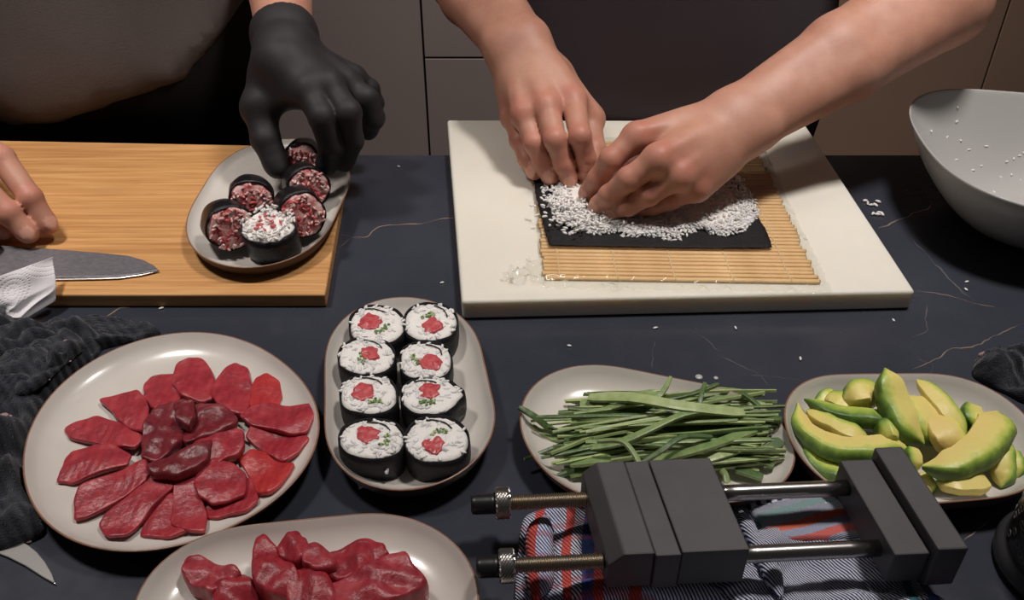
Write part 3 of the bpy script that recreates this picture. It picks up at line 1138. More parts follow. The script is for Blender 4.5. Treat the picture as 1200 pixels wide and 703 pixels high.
TC = [
    ('dark tuna slice draped over the left of the centre heap on the round plate', 0.006, 0.007, [(325, 380), (325, 330), (338, 250), (375, 205), (440, 185), (485, 265), (470, 330), (430, 370), (380, 400)]),
    ('darkest tuna slice, on the right of the centre heap on the round plate', 0.0075, 0.006, [(495, 212), (540, 193), (640, 213), (668, 240), (662, 272), (600, 302), (540, 325), (480, 335), (462, 280)]),
    ('reddish tuna slice bulging from the lower right of the centre heap', 0.005, 0.007, [(510, 350), (560, 318), (640, 268), (682, 288), (693, 330), (662, 372), (590, 402), (528, 402)]),
    ('long narrow dark tuna strip along the bottom of the centre heap', 0.0095, 0.0075, [(338, 412), (430, 378), (520, 342), (575, 325), (565, 382), (520, 422), (440, 448), (360, 443)]),
    ('small curled tuna tip standing on top of the centre heap', 0.0125, 0.008, [(440, 200), (470, 173), (512, 188), (514, 250), (492, 278), (450, 262)]),
]
for i, (lab, z, th, poly) in enumerate(TC):
    w = ats(crop8(poly), ZP_RND + z + th * 0.8)[:, :2]
    V, F = slab(w, flat(ZP_RND + z), th, dome=0.001, noise=0.0028, nscale=190, seed=40 + i, edge=0.05, n=84, crisp=1.04, prof=THIN)
    tag(obj('tuna_slice', V, F, M['tuna_dark' if i != 2 else 'tuna']), lab, 'tuna', 'raw tuna slices heaped in the middle of the round plate')


# ------------------------------------------------------------------ tuna pieces on the front plate
def crop5(pts):
    return [(200 + x / 3.75, 600 + y / 3.75) for x, y in pts]


TF = [
    ('leftmost tuna piece on the front plate, with a pale fold', 'tuna_pink', 0.001, 0.014, [(58, 272), (80, 208), (130, 190), (200, 225), (300, 265), (312, 292), (245, 335), (180, 372), (100, 328), (63, 302)]),
    ('small lumpy tuna piece beside the leftmost one on the front plate', 'tuna', 0.002, 0.013, [(235, 312), (320, 280), (362, 310), (385, 400), (330, 460), (200, 440), (180, 350)]),
    ('upright tuna piece with wet streaks, left of the middle on the front plate', 'tuna', 0.002, 0.020, [(358, 242), (383, 140), (420, 128), (470, 168), (490, 210), (540, 250), (575, 330), (545, 400), (450, 385), (372, 330)]),
    ('bright rounded tuna knob at the top of the heap on the front plate', 'tuna', 0.003, 0.020, [(470, 172), (518, 115), (562, 108), (605, 150), (605, 230), (560, 250), (485, 215)]),
    ('pale translucent tuna slice folded over the middle of the front plate', 'tuna_pink', 0.006, 0.019, [(575, 170), (650, 158), (692, 188), (735, 220), (728, 265), (640, 285), (585, 245)]),
    ('flat red tuna slice at the back right of the front plate', 'tuna', 0.003, 0.017, [(685, 195), (780, 158), (860, 138), (942, 158), (960, 200), (870, 280), (740, 320), (690, 295)]),
    ('largest tuna piece, a thick grained slab on the right of the front plate', 'tuna_pink', 0.004, 0.019, [(690, 330), (760, 305), (860, 262), (960, 208), (1032, 198), (1090, 265), (1128, 312), (1102, 345), (1000, 395), (850, 440), (700, 430), (660, 380)]),
    ('tuna piece in the middle of the front plate, nearest the frame edge', 'tuna', 0.005, 0.017, [(515, 262), (600, 258), (700, 300), (730, 386), (700, 470), (560, 480), (510, 400)]),
]
for i, (lab, mk, z, th, poly) in enumerate(TF):
    w = ats(crop5(poly), ZP_FRONT + z + th * 0.75)[:, :2]
    V, F = slab(w, flat(ZP_FRONT + 0.0008), z + th, dome=0.001, noise=0.0034, nscale=170, seed=60 + i, edge=0.05, n=96, crisp=1.04,
                prof=[(0, 0), (0.75, 0), (0.96, 0.04), (1.0, 0.2), (1.01, 0.6), (0.99, 0.86), (0.955, 0.97), (0.88, 1), (0.76, 1), (0.64, 1), (0.5, 1), (0.36, 1), (0.22, 1), (0.1, 1), (0, 1)])
    tag(obj('tuna_piece', V, F, M[mk]), lab, 'tuna', 'thick tuna pieces on the front plate')

# ------------------------------------------------------------------ eight cut rolls
R8 = random.Random(11)
MAKI = [  # face centre, half width px, half height px, tuna (dx, dy, r px), greens, exponent/tip
    ((441, 380), 32, 22, (-7, -3, 12), [(9, 4), (12, 1), (6, 7), (2, 8)], 'back left corner roll of the eight, with a red wedge and greens to its right'),
    ((504, 377), 31, 22, (3, 5, 11), [(-3, -8), (-1, -11), (-6, -6), (1, -9)], 'back right corner roll of the eight, with greens above its tuna'),
    ((429, 417), 33, 21, (5, -3, 10), [(-5, 4), (-8, 2), (-4, 7), (-9, -2)], 'left roll of the second row from the back, tuna beside a curl of green'),
    ((499, 422), 30, 21, (6, 2, 12), [(-9, 0), (-12, -3), (-7, 4), (-13, -5)], 'right roll of the second row from the back, square-shouldered'),
    ((432, 462), 33, 23, (-7, -3, 13), [(7, 8), (11, 6), (3, 9), (14, 8)], 'left roll of the third row from the back, largest red centre over greens'),
    ((503, 463), 33, 22, (0, -5, 12), [(-5, 8), (-2, 9), (-8, 7), (3, 7)], 'teardrop roll of the third row from the back, its nori end sticking out right'),
    ((436, 514), 38, 23, (-5, -5, 13), [(14, 1), (17, 4), (12, 7), (18, -3)], 'front left roll of the eight, with rice stuck on its nori side'),
    ((512, 515), 37, 26, (-4, 6, 12), [(3, -10), (7, -12), (-4, -8), (10, -9)], 'front right roll of the eight, with dark greens above a red square'),
]
HM = 0.024
for i, ((u, v), hw, hh, tu, gr, lab) in enumerate(MAKI):
    zt = ZP_MAKI + HM
    C = at(u, v, zt)
    hw, hh = hw * 1.03, hh * 1.03
    a = np.linspace(0, 2 * np.pi, 64, endpoint=False)
    ca, sa = np.cos(a), np.sin(a)
    ex = 2.3 if i != 3 else 3.0
    rr = (np.abs(ca) ** ex + np.abs(sa) ** ex) ** (-1 / ex)
    rr = rr * (1 + 0.03 * vnoise(np.stack([ca, sa], 1) * 2, 1.6, i))
    if i == 5:
        rr = rr * (1 + 0.22 * np.exp(-((a - 0.12 + np.pi) % (2 * np.pi) - np.pi) ** 2 / 0.07))
    if i == 7:
        rr = rr * (1 + 0.06 * np.exp(-((a - 1.7) ** 2) / 0.3))
    px = ats([(u + hw * rr[k] * ca[k], v - hh * rr[k] * sa[k]) for k in range(64)], zt)[:, :2]
    D = px - C[:2]
    t = thing('sushi_roll', lab, 'sushi', (C[0], C[1], Z0 + ZP_MAKI + 0.0003), 'eight cut rolls on the narrow plate')
    # nori: a wall with thickness, open on top
    top = 0.0006 * vnoise(np.stack([ca, sa], 1) * 3, 2.5, 30 + i) + 0.0003
    zb = Z0 + ZP_MAKI + 0.0003
    rings = []
    for s, z in ((0.0, 0), (0.95, 0), (0.985, 0.001), (1.02, HM * 0.35), (1.02, HM * 0.7), (1.0, HM - 0.0004), (0.978, HM - 0.0004), (0.972, HM - 0.004)):
        zz = np.full(64, zb + z) + (top if z >= HM - 0.001 else 0)
        rings.append(np.column_stack([C[:2] + D * s * (1 + (0.008 * vnoise(np.stack([ca, sa], 1) * 2, 3, 9 + i) if s > 1 else 0))[:, None] if s > 1 else C[:2] + D * s, zz]))
    V = np.concatenate(rings)
    F = [(r * 64 + k, r * 64 + (k + 1) % 64, (r + 1) * 64 + (k + 1) % 64, (r + 1) * 64 + k) for r in range(len(rings) - 1) for k in range(64)]
    obj('nori_wrap', V, F, M['nori'], t)
    # rice: bumpy filled top
    V, F = slab(C[:2] + D * 0.975, flat(ZP_MAKI + 0.002), HM - 0.0022, n=64, dome=0.0008, noise=0.0005, nscale=1500, seed=i, smooth_in=False)
    rc = obj('rice', V, F, M['rice'], t)
    cs = []
    for k in range(60):
        q = math.sqrt(R8.random()) * 0.95
        j = R8.randrange(64)
        p = C[:2] + D[j] * q
        # keep the filling clear
        pu, pv = u + hw * rr[j] * ca[j] * q, v - hh * rr[j] * sa[j] * q
        if ((pu - u - tu[0]) / tu[2]) ** 2 + ((pv - v - tu[1]) / (tu[2] * 0.72)) ** 2 < 0.8:
            continue
        cs.append((p[0], p[1], zb + HM - 0.0005 + 0.0005 * (1 - q)))
    o = grains(cs, R8, 0.08).obj('rice_grains', M['rice'], t)
    o['kind'] = 'stuff'
    # tuna
    k = 18
    b = np.linspace(0, 2 * np.pi, k, endpoint=False)
    rt = 1.12 * tu[2] * (1 + 0.18 * vnoise(np.stack([np.cos(b), np.sin(b)], 1) * 3, 2.0, 70 + i))
    w = ats([(u + tu[0] + rt[m] * math.cos(b[m]), v + tu[1] - 0.72 * rt[m] * math.sin(b[m])) for m in range(k)], zt + 0.001)[:, :2]
    V, F = slab(w, flat(zt - 0.004), 0.0055, n=36, dome=0.0005, noise=0.0009, nscale=700, seed=i, edge=0.1)
    obj('tuna_filling', V, F, M['filling'], t)
    mb = MB()
    for m in range(16):
        g = gr[m % len(gr)]
        q = at(u + g[0] + R8.uniform(-3.5, 3.5), v + g[1] + R8.uniform(-2.2, 2.2), zt + 0.0012)
        Vg, Fg = ico1()
        sc = np.array([R8.uniform(0.0006, 0.0016), R8.uniform(0.0006, 0.0013), 0.0007])
        an = R8.uniform(0, 3.14)
        Rm = np.array([[math.cos(an), -math.sin(an), 0], [math.sin(an), math.cos(an), 0], [0, 0, 1]])
        mb.add(q + (Vg * sc) @ Rm.T, Fg, 0 if R8.random() < 0.6 else 1)
    mb.obj('chopped_greens', [M['herb'], M['cuke_light']], t, )['kind'] = 'stuff'
    # a curl of nori inside the face
    q0 = R8.uniform(0.3, 1.2)
    arc = [C[:2] + D[int((q0 + x) / 6.2832 * 64) % 64] * (0.62 + 0.16 * x) for x in np.linspace(0, 1.1, 10)]
    V, F = tube([(p[0], p[1], zb + HM + 0.0006) for p in arc], 0.00055, 6)
    obj('nori_curl', V, F, M['nori'], t)
    if i == 6:
        cs = [at(428 + R8.uniform(-5, 6), 562 + R8.uniform(-6, 5), ZP_MAKI + 0.003 + 0.001 * R8.random()) - np.array([0, 0.004, 0]) for _ in range(9)]
        cs += [at(453 + R8.uniform(-4, 4), 544 + R8.uniform(-8, 6), ZP_MAKI + 0.012) - np.array([0, 0.0045, 0]) for _ in range(8)]
        grains(cs, R8, 0.8).obj('stray_rice', M['rice'], t)['kind'] = 'stuff'

# ------------------------------------------------------------------ six rolls on the oval plate
R6 = random.Random(5)
ROLL = [  # face centre px, axis (towards the face), radius, length, label
    ((271, 268), (0.42, -0.82, 0.24), 0.0185, 0.031, 'leftmost dark roll on the oval plate, leaning so its pink face shows'),
    ((294, 238), (0.24, -0.88, 0.28), 0.0180, 0.030, 'dark roll behind the leftmost one on the oval plate'),
    ((315, 264), (-0.03, -0.16, 0.99), 0.0205, 0.027, 'upright roll at the front of the oval plate, rice spilling over its nori'),
    ((355, 252), (0.40, -0.82, 0.26), 0.0185, 0.031, 'dark roll right of the upright one on the oval plate'),
    ((363, 220), (0.40, -0.82, 0.26), 0.0175, 0.028, 'dark roll between the held one and its front neighbour on the oval plate'),
    ((353, 191), (0.12, -0.92, 0.28), 0.0175, 0.028, 'furthest dark roll on the oval plate, held by the gloved fingers'),
]
for i, ((u, v), ax, rad, ln, lab) in enumerate(ROLL):
    rad, ln = rad * 1.12, ln * 1.05
    ax = unit(ax)
    zc = 0.012 + rad * math.sqrt(max(0, 1 - ax[2] ** 2)) + 0.5 * ln * ax[2] * 0.9
    C = at(u, v, ZP_BAM + zc + (0.0 if i < 5 else 0.003))
    e1 = unit(np.cross([0, 0, 1.0], ax) if abs(ax[2]) < 0.98 else [1, 0, 0])
    e2 = np.cross(ax, e1)
    a = np.linspace(0, 2 * np.pi, 48, endpoint=False)
    wob = 1 + 0.06 * vnoise(np.stack([np.cos(a), np.sin(a)], 1) * 2, 1.8, 80 + i)

    def ringp(s, h):
        return C + (rad * s * wob)[:, None] * (np.cos(a)[:, None] * e1 + np.sin(a)[:, None] * e2) + ax * h
    lowest = (ringp(1.0, -ln)[:, 2].min(), ringp(1.0, 0)[:, 2].min())
    dz = Z0 + ZP_BAM + 0.0004 - min(lowest)
    # slide along the sight line so that the face stays where it is seen
    ray = C - np.array([0, 0, Z0 + CAMH])
    C = C + ray * (dz / ray[2])
    t = thing('dark_sushi_roll', lab, 'sushi', (C[0], C[1], Z0 + ZP_BAM), 'six dark rolls on the oval plate')
    lip = 0.0012 * vnoise(np.stack([np.cos(a), np.sin(a)], 1) * 3, 2.0, 90 + i)
    rings = [ringp(0.55, -ln), ringp(0.93, -ln), ringp(1.0, -ln + 0.002), ringp(1.04, -ln * 0.6), ringp(1.03, -ln * 0.25), ringp(1.0, 0.0005) + ax * lip[:, None], ringp(0.955, 0.0003) + ax * lip[:, None], ringp(0.95, -0.004)]
    V = np.concatenate(rings)
    V = V + (0.0006 * vnoise(V, 260, i))[:, None] * (V - C - ((V - C) @ ax)[:, None] * ax) / rad
    F = [(r * 48 + k, r * 48 + (k + 1) % 48, (r + 1) * 48 + (k + 1) % 48, (r + 1) * 48 + k) for r in range(len(rings) - 1) for k in range(48)]
    F.append(tuple(range(47, -1, -1)))
    obj('nori_wrap', V, F, M['nori_wet'], t)
    rings = [ringp(0.95, -ln + 0.001), ringp(0.95, -0.001), ringp(0.8, 0.0008), ringp(0.45, 0.0016), ringp(0.05, 0.002)]
    V = np.concatenate(rings)
    V = V + ax * (0.0006 * vnoise(V, 900, 20 + i))[:, None]
    F = [(r * 48 + k, r * 48 + (k + 1) % 48, (r + 1) * 48 + (k + 1) % 48, (r + 1) * 48 + k) for r in range(len(rings) - 1) for k in range(48)]
    F += [tuple(range(47, -1, -1)), tuple(4 * 48 + k for k in range(48))]
    obj('rice', V, F, M['rice_pink'] if i != 2 else M['rice'], t)
    mb, mr = MB(), MB()
    V0, F0 = ico1()
    for k in range(110 if i == 2 else 80):
        q = math.sqrt(R6.random()) * (0.9 if i != 2 else 1.02)
        b = R6.uniform(0, 6.28)
        p = C + rad * q * (math.cos(b) * e1 + math.sin(b) * e2) + ax * (0.0012 + (R6.random() * 0.004 if i == 2 else R6.random() * 0.0012) + 0.001 * (1 - q))
        if q < (0.62 if i != 2 else 0.5) and R6.random() < 0.75:
            s = R6.uniform(0.0014, 0.0034)
            b2 = R6.uniform(0, 3.14)
            u1, u2 = math.cos(b2) * e1 + math.sin(b2) * e2, -math.sin(b2) * e1 + math.cos(b2) * e2
            mr.add(p - ax * 0.0006 + V0[:, :1] * u1 * s + V0[:, 1:2] * u2 * s * R6.uniform(0.35, 0.7) + V0[:, 2:] * ax * s * 0.4, F0)
        else:
            mb.add(*grains([p], R6, 0.5).out())
    mb.obj('rice_grains', M['rice'] if i == 2 else M['rice_pink'], t)['kind'] = 'stuff'
    mr.obj('minced_tuna', M['minced'], t)['kind'] = 'stuff'

# ------------------------------------------------------------------ rolling mat, film, nori, rice
ZM = ZW + 0.0008
mc = {k: at(*p, ZM + 0.002)[:2] for k, p in dict(fl=(637, 326), fr=(960, 331), br=(884, 167), bl=(622, 165)).items()}


def on_mat(s, t):
    return (mc['fl'] * (1 - s) + mc['fr'] * s) * (1 - t) + (mc['bl'] * (1 - s) + mc['br'] * s) * t


mt = thing('rolling_mat', 'bamboo rolling mat of pale slats tied with string on the white board', 'mat', (*on_mat(0.5, 0.5), Z0 + ZM))
NS = 44
rm = random.Random(2)
pitch = np.linalg.norm(on_mat(0.5, 1) - on_mat(0.5, 0)) / NS
slat_me = []
a = np.linspace(0, 2 * np.pi, 10, endpoint=False)
for var in range(3):
    sec = np.stack([np.cos(a) * pitch * (0.47 - 0.02 * var), np.maximum(np.sin(a), -0.55) * 0.0017], 1)
    xs = (-0.5, -0.495, 0.495, 0.5)
    sc = (0.9, 1.0, 1.0, 0.9)
    V = np.array([(x, y * k, z * k) for x, k in zip(xs, sc) for y, z in sec])
    F = [(i * 10 + k, i * 10 + (k + 1) % 10, (i + 1) * 10 + (k + 1) % 10, (i + 1) * 10 + k) for i in range(3) for k in range(10)]
    F = [f[::-1] for f in F] + [tuple(range(10)), tuple(30 + k for k in range(9, -1, -1))]
    me = mesh_data('slat', V, F, M['slat'])
    slat_me.append(me)
for i in range(NS):
    p, q = on_mat(rm.uniform(-0.006, 0.006), (i + 0.5) / NS), on_mat(1 + rm.uniform(-0.008, 0.008), (i + 0.5) / NS)
    c = (p + q) / 2
    o = bpy.data.objects.new('slat', slat_me[i % 3])
    COL.objects.link(o)
    o.parent = mt
    o.location = (c[0] - mt.location[0], c[1] - mt.location[1], 0.0012 + rm.uniform(-0.0002, 0.0003))
    o.rotation_euler = (0, 0, math.atan2(q[1] - p[1], q[0] - p[0]))
    o.scale = (np.linalg.norm(q - p), 1, 1)
for s in (0.06, 0.27, 0.48, 0.69, 0.90):
    pts = []
    for i in range(NS * 2 + 1):
        x = on_mat(s + 0.004 * math.sin(i * 1.57), i / (NS * 2))
        pts.append((x[0], x[1], Z0 + ZM + (0.0034 if i % 2 else 0.0016)))
    V, F = tube(pts, 0.00055, 6)
    obj('string', V, F, M['string'], mt)

# film: wraps the mat and sticks out as a crumpled tail at the left front corner
nx, ny = 110, 70
S, T = np.meshgrid(np.linspace(-0.16, 1.03, nx), np.linspace(-0.055, 1.02, ny), indexing='ij')
keep = (S > -0.012) | ((T < 0.15 + 0.85 * S + 0.02 * np.sin(S * 90)) & (T > -0.03 - 0.25 * S * 0 + 0.012 * np.sin(S * 70)))
XY = np.array([on_mat(s, t) for s, t in zip(S.ravel(), T.ravel())])
on = np.clip(np.minimum.reduce([(S.ravel() + 0.01) / 0.02, (1.012 - S.ravel()) / 0.02, (T.ravel() + 0.004) / 0.015]), 0, 1)
crump = 1 - on
Z = Z0 + ZW + 0.0014 + on * 0.0036 + 0.0003 * vnoise(XY, 350, 3, 3) + crump * np.abs(0.0045 * vnoise(XY, 520, 8, 3)) + np.clip(-S.ravel() - 0.01, 0, 0.06) * 0.12 * np.abs(vnoise(XY, 380, 4, 3))
V = np.column_stack([XY, Z])
F = [(i * ny + j, (i + 1) * ny + j, (i + 1) * ny + j + 1, i * ny + j + 1) for i in range(nx - 1) for j in range(ny - 1)
     if keep[i, j] and keep[i + 1, j] and keep[i, j + 1] and keep[i + 1, j + 1]]
used = sorted({i for f in F for i in f})
re = {k: i for i, k in enumerate(used)}
tag(obj('plastic_film', V[used], [tuple(re[i] for i in f) for f in F], M['film']), 'clear cling film wrapped over the rolling mat, crumpled at its front left corner', 'plastic film')

ZN = ZW + 0.0062
nb = np.array([(643, 287), (700, 289), (770, 290), (840, 291), (905, 290), (897, 268), (880, 242), (868, 218), (857, 195), (800, 192), (720, 195), (640, 200), (624, 207), (629, 235), (636, 262)])
w = ats(nb, ZN)[:, :2]
# keep corners: resample straight edges finely with a ragged edge
fine = []
for i in range(len(w)):
    p, q = w[i], w[(i + 1) % len(w)]
    for s in np.linspace(0, 1, 10, endpoint=False):
        fine.append(p * (1 - s) + q * s)
fine = np.array(fine)
fine = fine + (fine - fine.mean(0)) * (0.006 * vnoise(fine, 700, 2, 3))[:, None]
V, F = slab(fine, flat(ZN), 0.0007, noise=0.0006, nscale=260, seed=3, smooth_in=False,
            prof=[(0, 0), (0.3, 0), (0.6, 0), (0.85, 0), (0.999, 0), (1, 0.5), (0.999, 1), (0.95, 1), (0.9, 1), (0.8, 1), (0.7, 1), (0.6, 1), (0.4, 1), (0.2, 1), (0, 1)])
tag(obj('nori_sheet', V, F, M['nori_sheet']), 'square sheet of black nori lying on the rolling mat under the rice', 'nori')

rb = [(655, 257), (666, 270), (684, 267), (700, 271), (718, 268), (737, 273), (762, 272), (790, 277), (818, 266), (838, 271), (860, 272), (874, 262), (886, 250), (882, 232), (870, 214), (860, 203), (800, 198), (720, 200), (650, 208), (640, 225), (648, 240)]
rw = ats(rb, ZN + 0.004)[:, :2]
V, F = slab(rw.mean(0) + (rw - rw.mean(0)) * 0.95, flat(ZN + 0.001), 0.0032, n=120, noise=0.0012, nscale=420, seed=8, edge=0.10,
            prof=[(0, 0), (0.5, 0), (0.9, 0), (0.97, 0.2), (1, 0.45), (0.98, 0.7), (0.94, 0.9), (0.85, 1), (0.7, 1), (0.55, 1), (0.4, 1), (0.2, 1), (0, 1)])
mbr = MB().add(V, F)
rr_ = random.Random(9)
O = spline(rw, 120, closed=True)
cc = O.mean(0)
cs = []
for k in range(2100):
    j = rr_.randrange(120)
    q = math.sqrt(rr_.random()) * (1.0 + 0.03 * rr_.gauss(0, 1))
    if k > 1100:
        q = rr_.uniform(0.84, 1.03)
    p = cc + (O[j] - cc) * q
    cs.append((p[0], p[1], Z0 + ZN + 0.0012 + 0.0040 * min(1, max(0, (1.02 - q) * 9)) + rr_.uniform(-0.0008, 0.0007)))
# heaped rice under the fingertips
for k in range(260):
    q = at(rr_.gauss(683, 22), rr_.gauss(247, 9), ZN + 0.008)
    cs.append((q[0], q[1], Z0 + ZN + 0.005 + rr_.random() * 0.006))
mbr.add(*grains(cs, rr_, 0.18).out())
tag(mbr.obj('rice_layer', M['rice']), 'layer of white sushi rice being pressed onto the nori sheet', 'rice', kind='stuff')

# ------------------------------------------------------------------ cucumber matchsticks
rc = random.Random(21)


def stick(path, w, th, roll, seed=0, mats=('cuke_light', 'cuke_mid', 'cuke_skin'), n=14):
    """a cut strip: rectangular section, skin on one face, slightly tapered"""
    p = spline(path, n)
    T, N, B = frames(p)
    r = np.random.RandomState(seed)
    ww = w * np.interp(np.linspace(0, 1, n), [0, 0.06, 0.94, 1], [0.75, 1, 1, 0.7]) * (1 + 0.12 * vnoise(p, 120, seed))
    V = []
    for x, y in ((-1, -1), (1, -1), (1.0, 0.8), (0.55, 1.0), (-0.55, 1.0), (-1.0, 0.8)):
        n_ = math.cos(roll) * N + math.sin(roll) * B
        b_ = -math.sin(roll) * N + math.cos(roll) * B
        V.append(p + b_ * (ww * x / 2)[:, None] + n_ * (th * y / 2))
    V = np.stack(V, 1).reshape(-1, 3)
    F, mi = [], []
    mm = (0, 1, 1, 2, 1, 1)
    for i in range(n - 1):
        for k in range(6):
            k2 = (k + 1) % 6
            F.append((i * 6 + k, (i + 1) * 6 + k, (i + 1) * 6 + k2, i * 6 + k2))
            mi.append((0, 0, 1, 2, 1, 0)[k])
    F += [tuple(range(6)), tuple((n - 1) * 6 + k for k in range(5, -1, -1))]
    mi += [0, 0]
    return V, F, [M[m] for m in mats], mi


def add_stick(pts, w, th, roll, seed, label, group=None, mats=('cuke_light', 'cuke_mid', 'cuke_skin')):
    path = np.array([at(*q) for q in pts])
    V, F, ms, mi = stick(path, w, th, roll, seed, mats)
    lo = V[:, 2].min() - (Z0 + ZP_CUC)
    if lo < 0 and pts[0][2] < 0.02:
        V[:, 2] -= lo
    o = obj('cucumber_stick', V, F, ms, mi=mi, smooth=False)
    tag(o, label, 'cucumber', group)
    return o


CUKE_ALIKE = 'thin green cucumber matchstick heaped with others on the oblong plate'
for k in range(150):
    t = (k + rc.random()) / 150
    # the heap leans: left ends spread down the plate, right ends gather up and to the right
    vl = min(461 + 97 * t + rc.gauss(0, 4), 558)
    vr0 = 470 + 64 * t ** 1.5 + rc.gauss(0, 8 if rc.random() < 0.8 else 20)
    ul = np.interp(t, [0, 0.15, 0.45, 0.8, 1], [706, 682, 664, 664, 684]) + rc.gauss(6, 22)
    ur = np.interp(t, [0, 0.3, 0.6, 1], [866, 888, 898, 900]) + max(-45, min(22, rc.gauss(0, 20)))
    if rc.random() < 0.25:
        ul, ur = (ul, ur - rc.uniform(40, 110)) if rc.random() < 0.5 else (ul + rc.uniform(30, 90), ur)
    vr = min(max(vl + (vr0 - vl) * (ur - ul) / 225, 458), 556)
    h = ZP_CUC + 0.002 + 0.024 * math.sin(math.pi * min(0.98, max(0.04, t))) ** 0.8 * rc.random()
    z0, z1 = max(ZP_CUC + 0.002, h + rc.uniform(-0.005, 0.002)), max(ZP_CUC + 0.002, h + rc.uniform(-0.004, 0.003))
    um, vm = (ul + ur) / 2, vl * 0.34 + vr * 0.66 + rc.gauss(0, 5)
    w = rc.uniform(0.0014, 0.0038)
    add_stick([(ul, vl, z0), (um, vm, h + 0.001), (ur, vr, z1)], w, rc.uniform(0.0014, 0.0024), rc.choice([0, 0, 0.4, -0.5, 1.2, 3.1, 2.8]), k, CUKE_ALIKE, 'alike cucumber matchsticks in the heap',
              rc.choice([('cuke_light', 'cuke_mid', 'cuke_skin'), ('cuke_light', 'cuke_mid', 'cuke_mid'), ('cuke_mid', 'cuke_skin', 'cuke_skin'), ('cuke_light', 'cuke_light', 'cuke_mid')]))
SK, PL, MD = ('cuke_mid', 'cuke_skin', 'cuke_skin'), ('cuke_light', 'cuke_light', 'cuke_light'), ('cuke_light', 'cuke_mid', 'cuke_mid')
SPECIAL = [
    ([(608, 477, 0.028), (628, 489, 0.022), (646, 503, 0.012), (672, 512, 0.012), (700, 512, 0.02)], 0.0042, 'long bent cucumber strip hanging over the left rim of the oblong plate', SK),
    ([(622, 497, 0.012), (640, 511, 0.009), (662, 516, 0.009), (684, 502, 0.012), (705, 482, 0.022), (730, 474, 0.03), (770, 466, 0.034), (786, 442, 0.036)], 0.0042, 'longest cucumber strip, curving from the left end up over the heap', MD),
    ([(690, 466, 0.02), (740, 466, 0.036), (800, 476, 0.040), (872, 484, 0.032)], 0.0085, 'broad pale cucumber strip lying along the top of the heap', PL),
    ([(875, 489, 0.024), (895, 489, 0.023), (916, 492, 0.026)], 0.0062, 'cucumber stick poking over the right rim towards the avocado plate', SK),
    ([(674, 526, 0.02), (720, 520, 0.03), (756, 506, 0.036), (800, 486, 0.038), (838, 480, 0.036)], 0.0048, 'long cucumber strip slanting up across the middle of the heap', MD),
    ([(700, 517, 0.036), (728, 517, 0.040), (742, 530, 0.038), (752, 549, 0.034)], 0.003, 'thin cucumber curl hooking down at the front of the heap', MD),
    ([(744, 548, 0.03), (772, 530, 0.038), (800, 512, 0.040), (834, 512, 0.034)], 0.0036, 'thin dark cucumber strip running slantwise over the front of the heap', SK),
    ([(760, 541, 0.022), (820, 526, 0.032), (888, 502, 0.026)], 0.0078, 'wide ribbed cucumber stick near the front right of the heap', MD),
    ([(790, 548, 0.018), (840, 534, 0.026), (896, 516, 0.02)], 0.0070, 'wide cucumber stick just below the ribbed one at the front right', PL),
    ([(862, 549, 0.014), (878, 554, 0.014), (894, 560, 0.013)], 0.0068, 'short round cucumber stub at the lower right of the oblong plate', SK),
    ([(845, 550, 0.018), (850, 556, 0.016), (852, 566, 0.014)], 0.004, 'short cucumber strip bent downward near the clamp rod', MD),
    ([(706, 463, 0.016), (740, 463, 0.018), (770, 462, 0.018)], 0.006, 'pale blunt cucumber stick at the back left of the heap', MD),
    ([(680, 474, 0.014), (720, 470, 0.02), (752, 470, 0.022)], 0.0075, 'cucumber stick with a dark square end at the left of the heap', MD),
    ([(668, 542, 0.02), (690, 540, 0.022), (716, 538, 0.024)], 0.009, 'broad cucumber block with a dark flat end beside the clamp', MD),
    ([(652, 559, 0.011), (672, 552, 0.012), (690, 549, 0.014)], 0.004, 'cucumber sliver lying alone at the lower left of the oblong plate', SK),
    ([(870, 461, 0.03), (880, 468, 0.028), (892, 478, 0.026)], 0.0036, 'dark cucumber strip crossing the back right rim of the oblong plate', SK),
    ([(820, 474, 0.034), (822, 462, 0.036), (826, 449, 0.036)], 0.0034, 'short cucumber strip standing up at the back of the heap', SK),
    ([(770, 471, 0.032), (810, 462, 0.034), (842, 450, 0.034)], 0.0030, 'thin cucumber strip pointing to the back right above the rim', SK),
    ([(880, 535, 0.016), (900, 526, 0.018), (916, 517, 0.018)], 0.0062, 'dark pointed cucumber piece at the right end of the heap', SK),
    ([(855, 538, 0.016), (885, 538, 0.016), (907, 546, 0.015)], 0.0064, 'dark-ended cucumber stick low at the right of the oblong plate', SK),
]
for k, (pts, w, lab, ms) in enumerate(SPECIAL):
    add_stick(pts, w, 0.0024, 0.15 * (-1) ** k, 200 + k, lab, 'named cucumber strips on the oblong plate', ms)


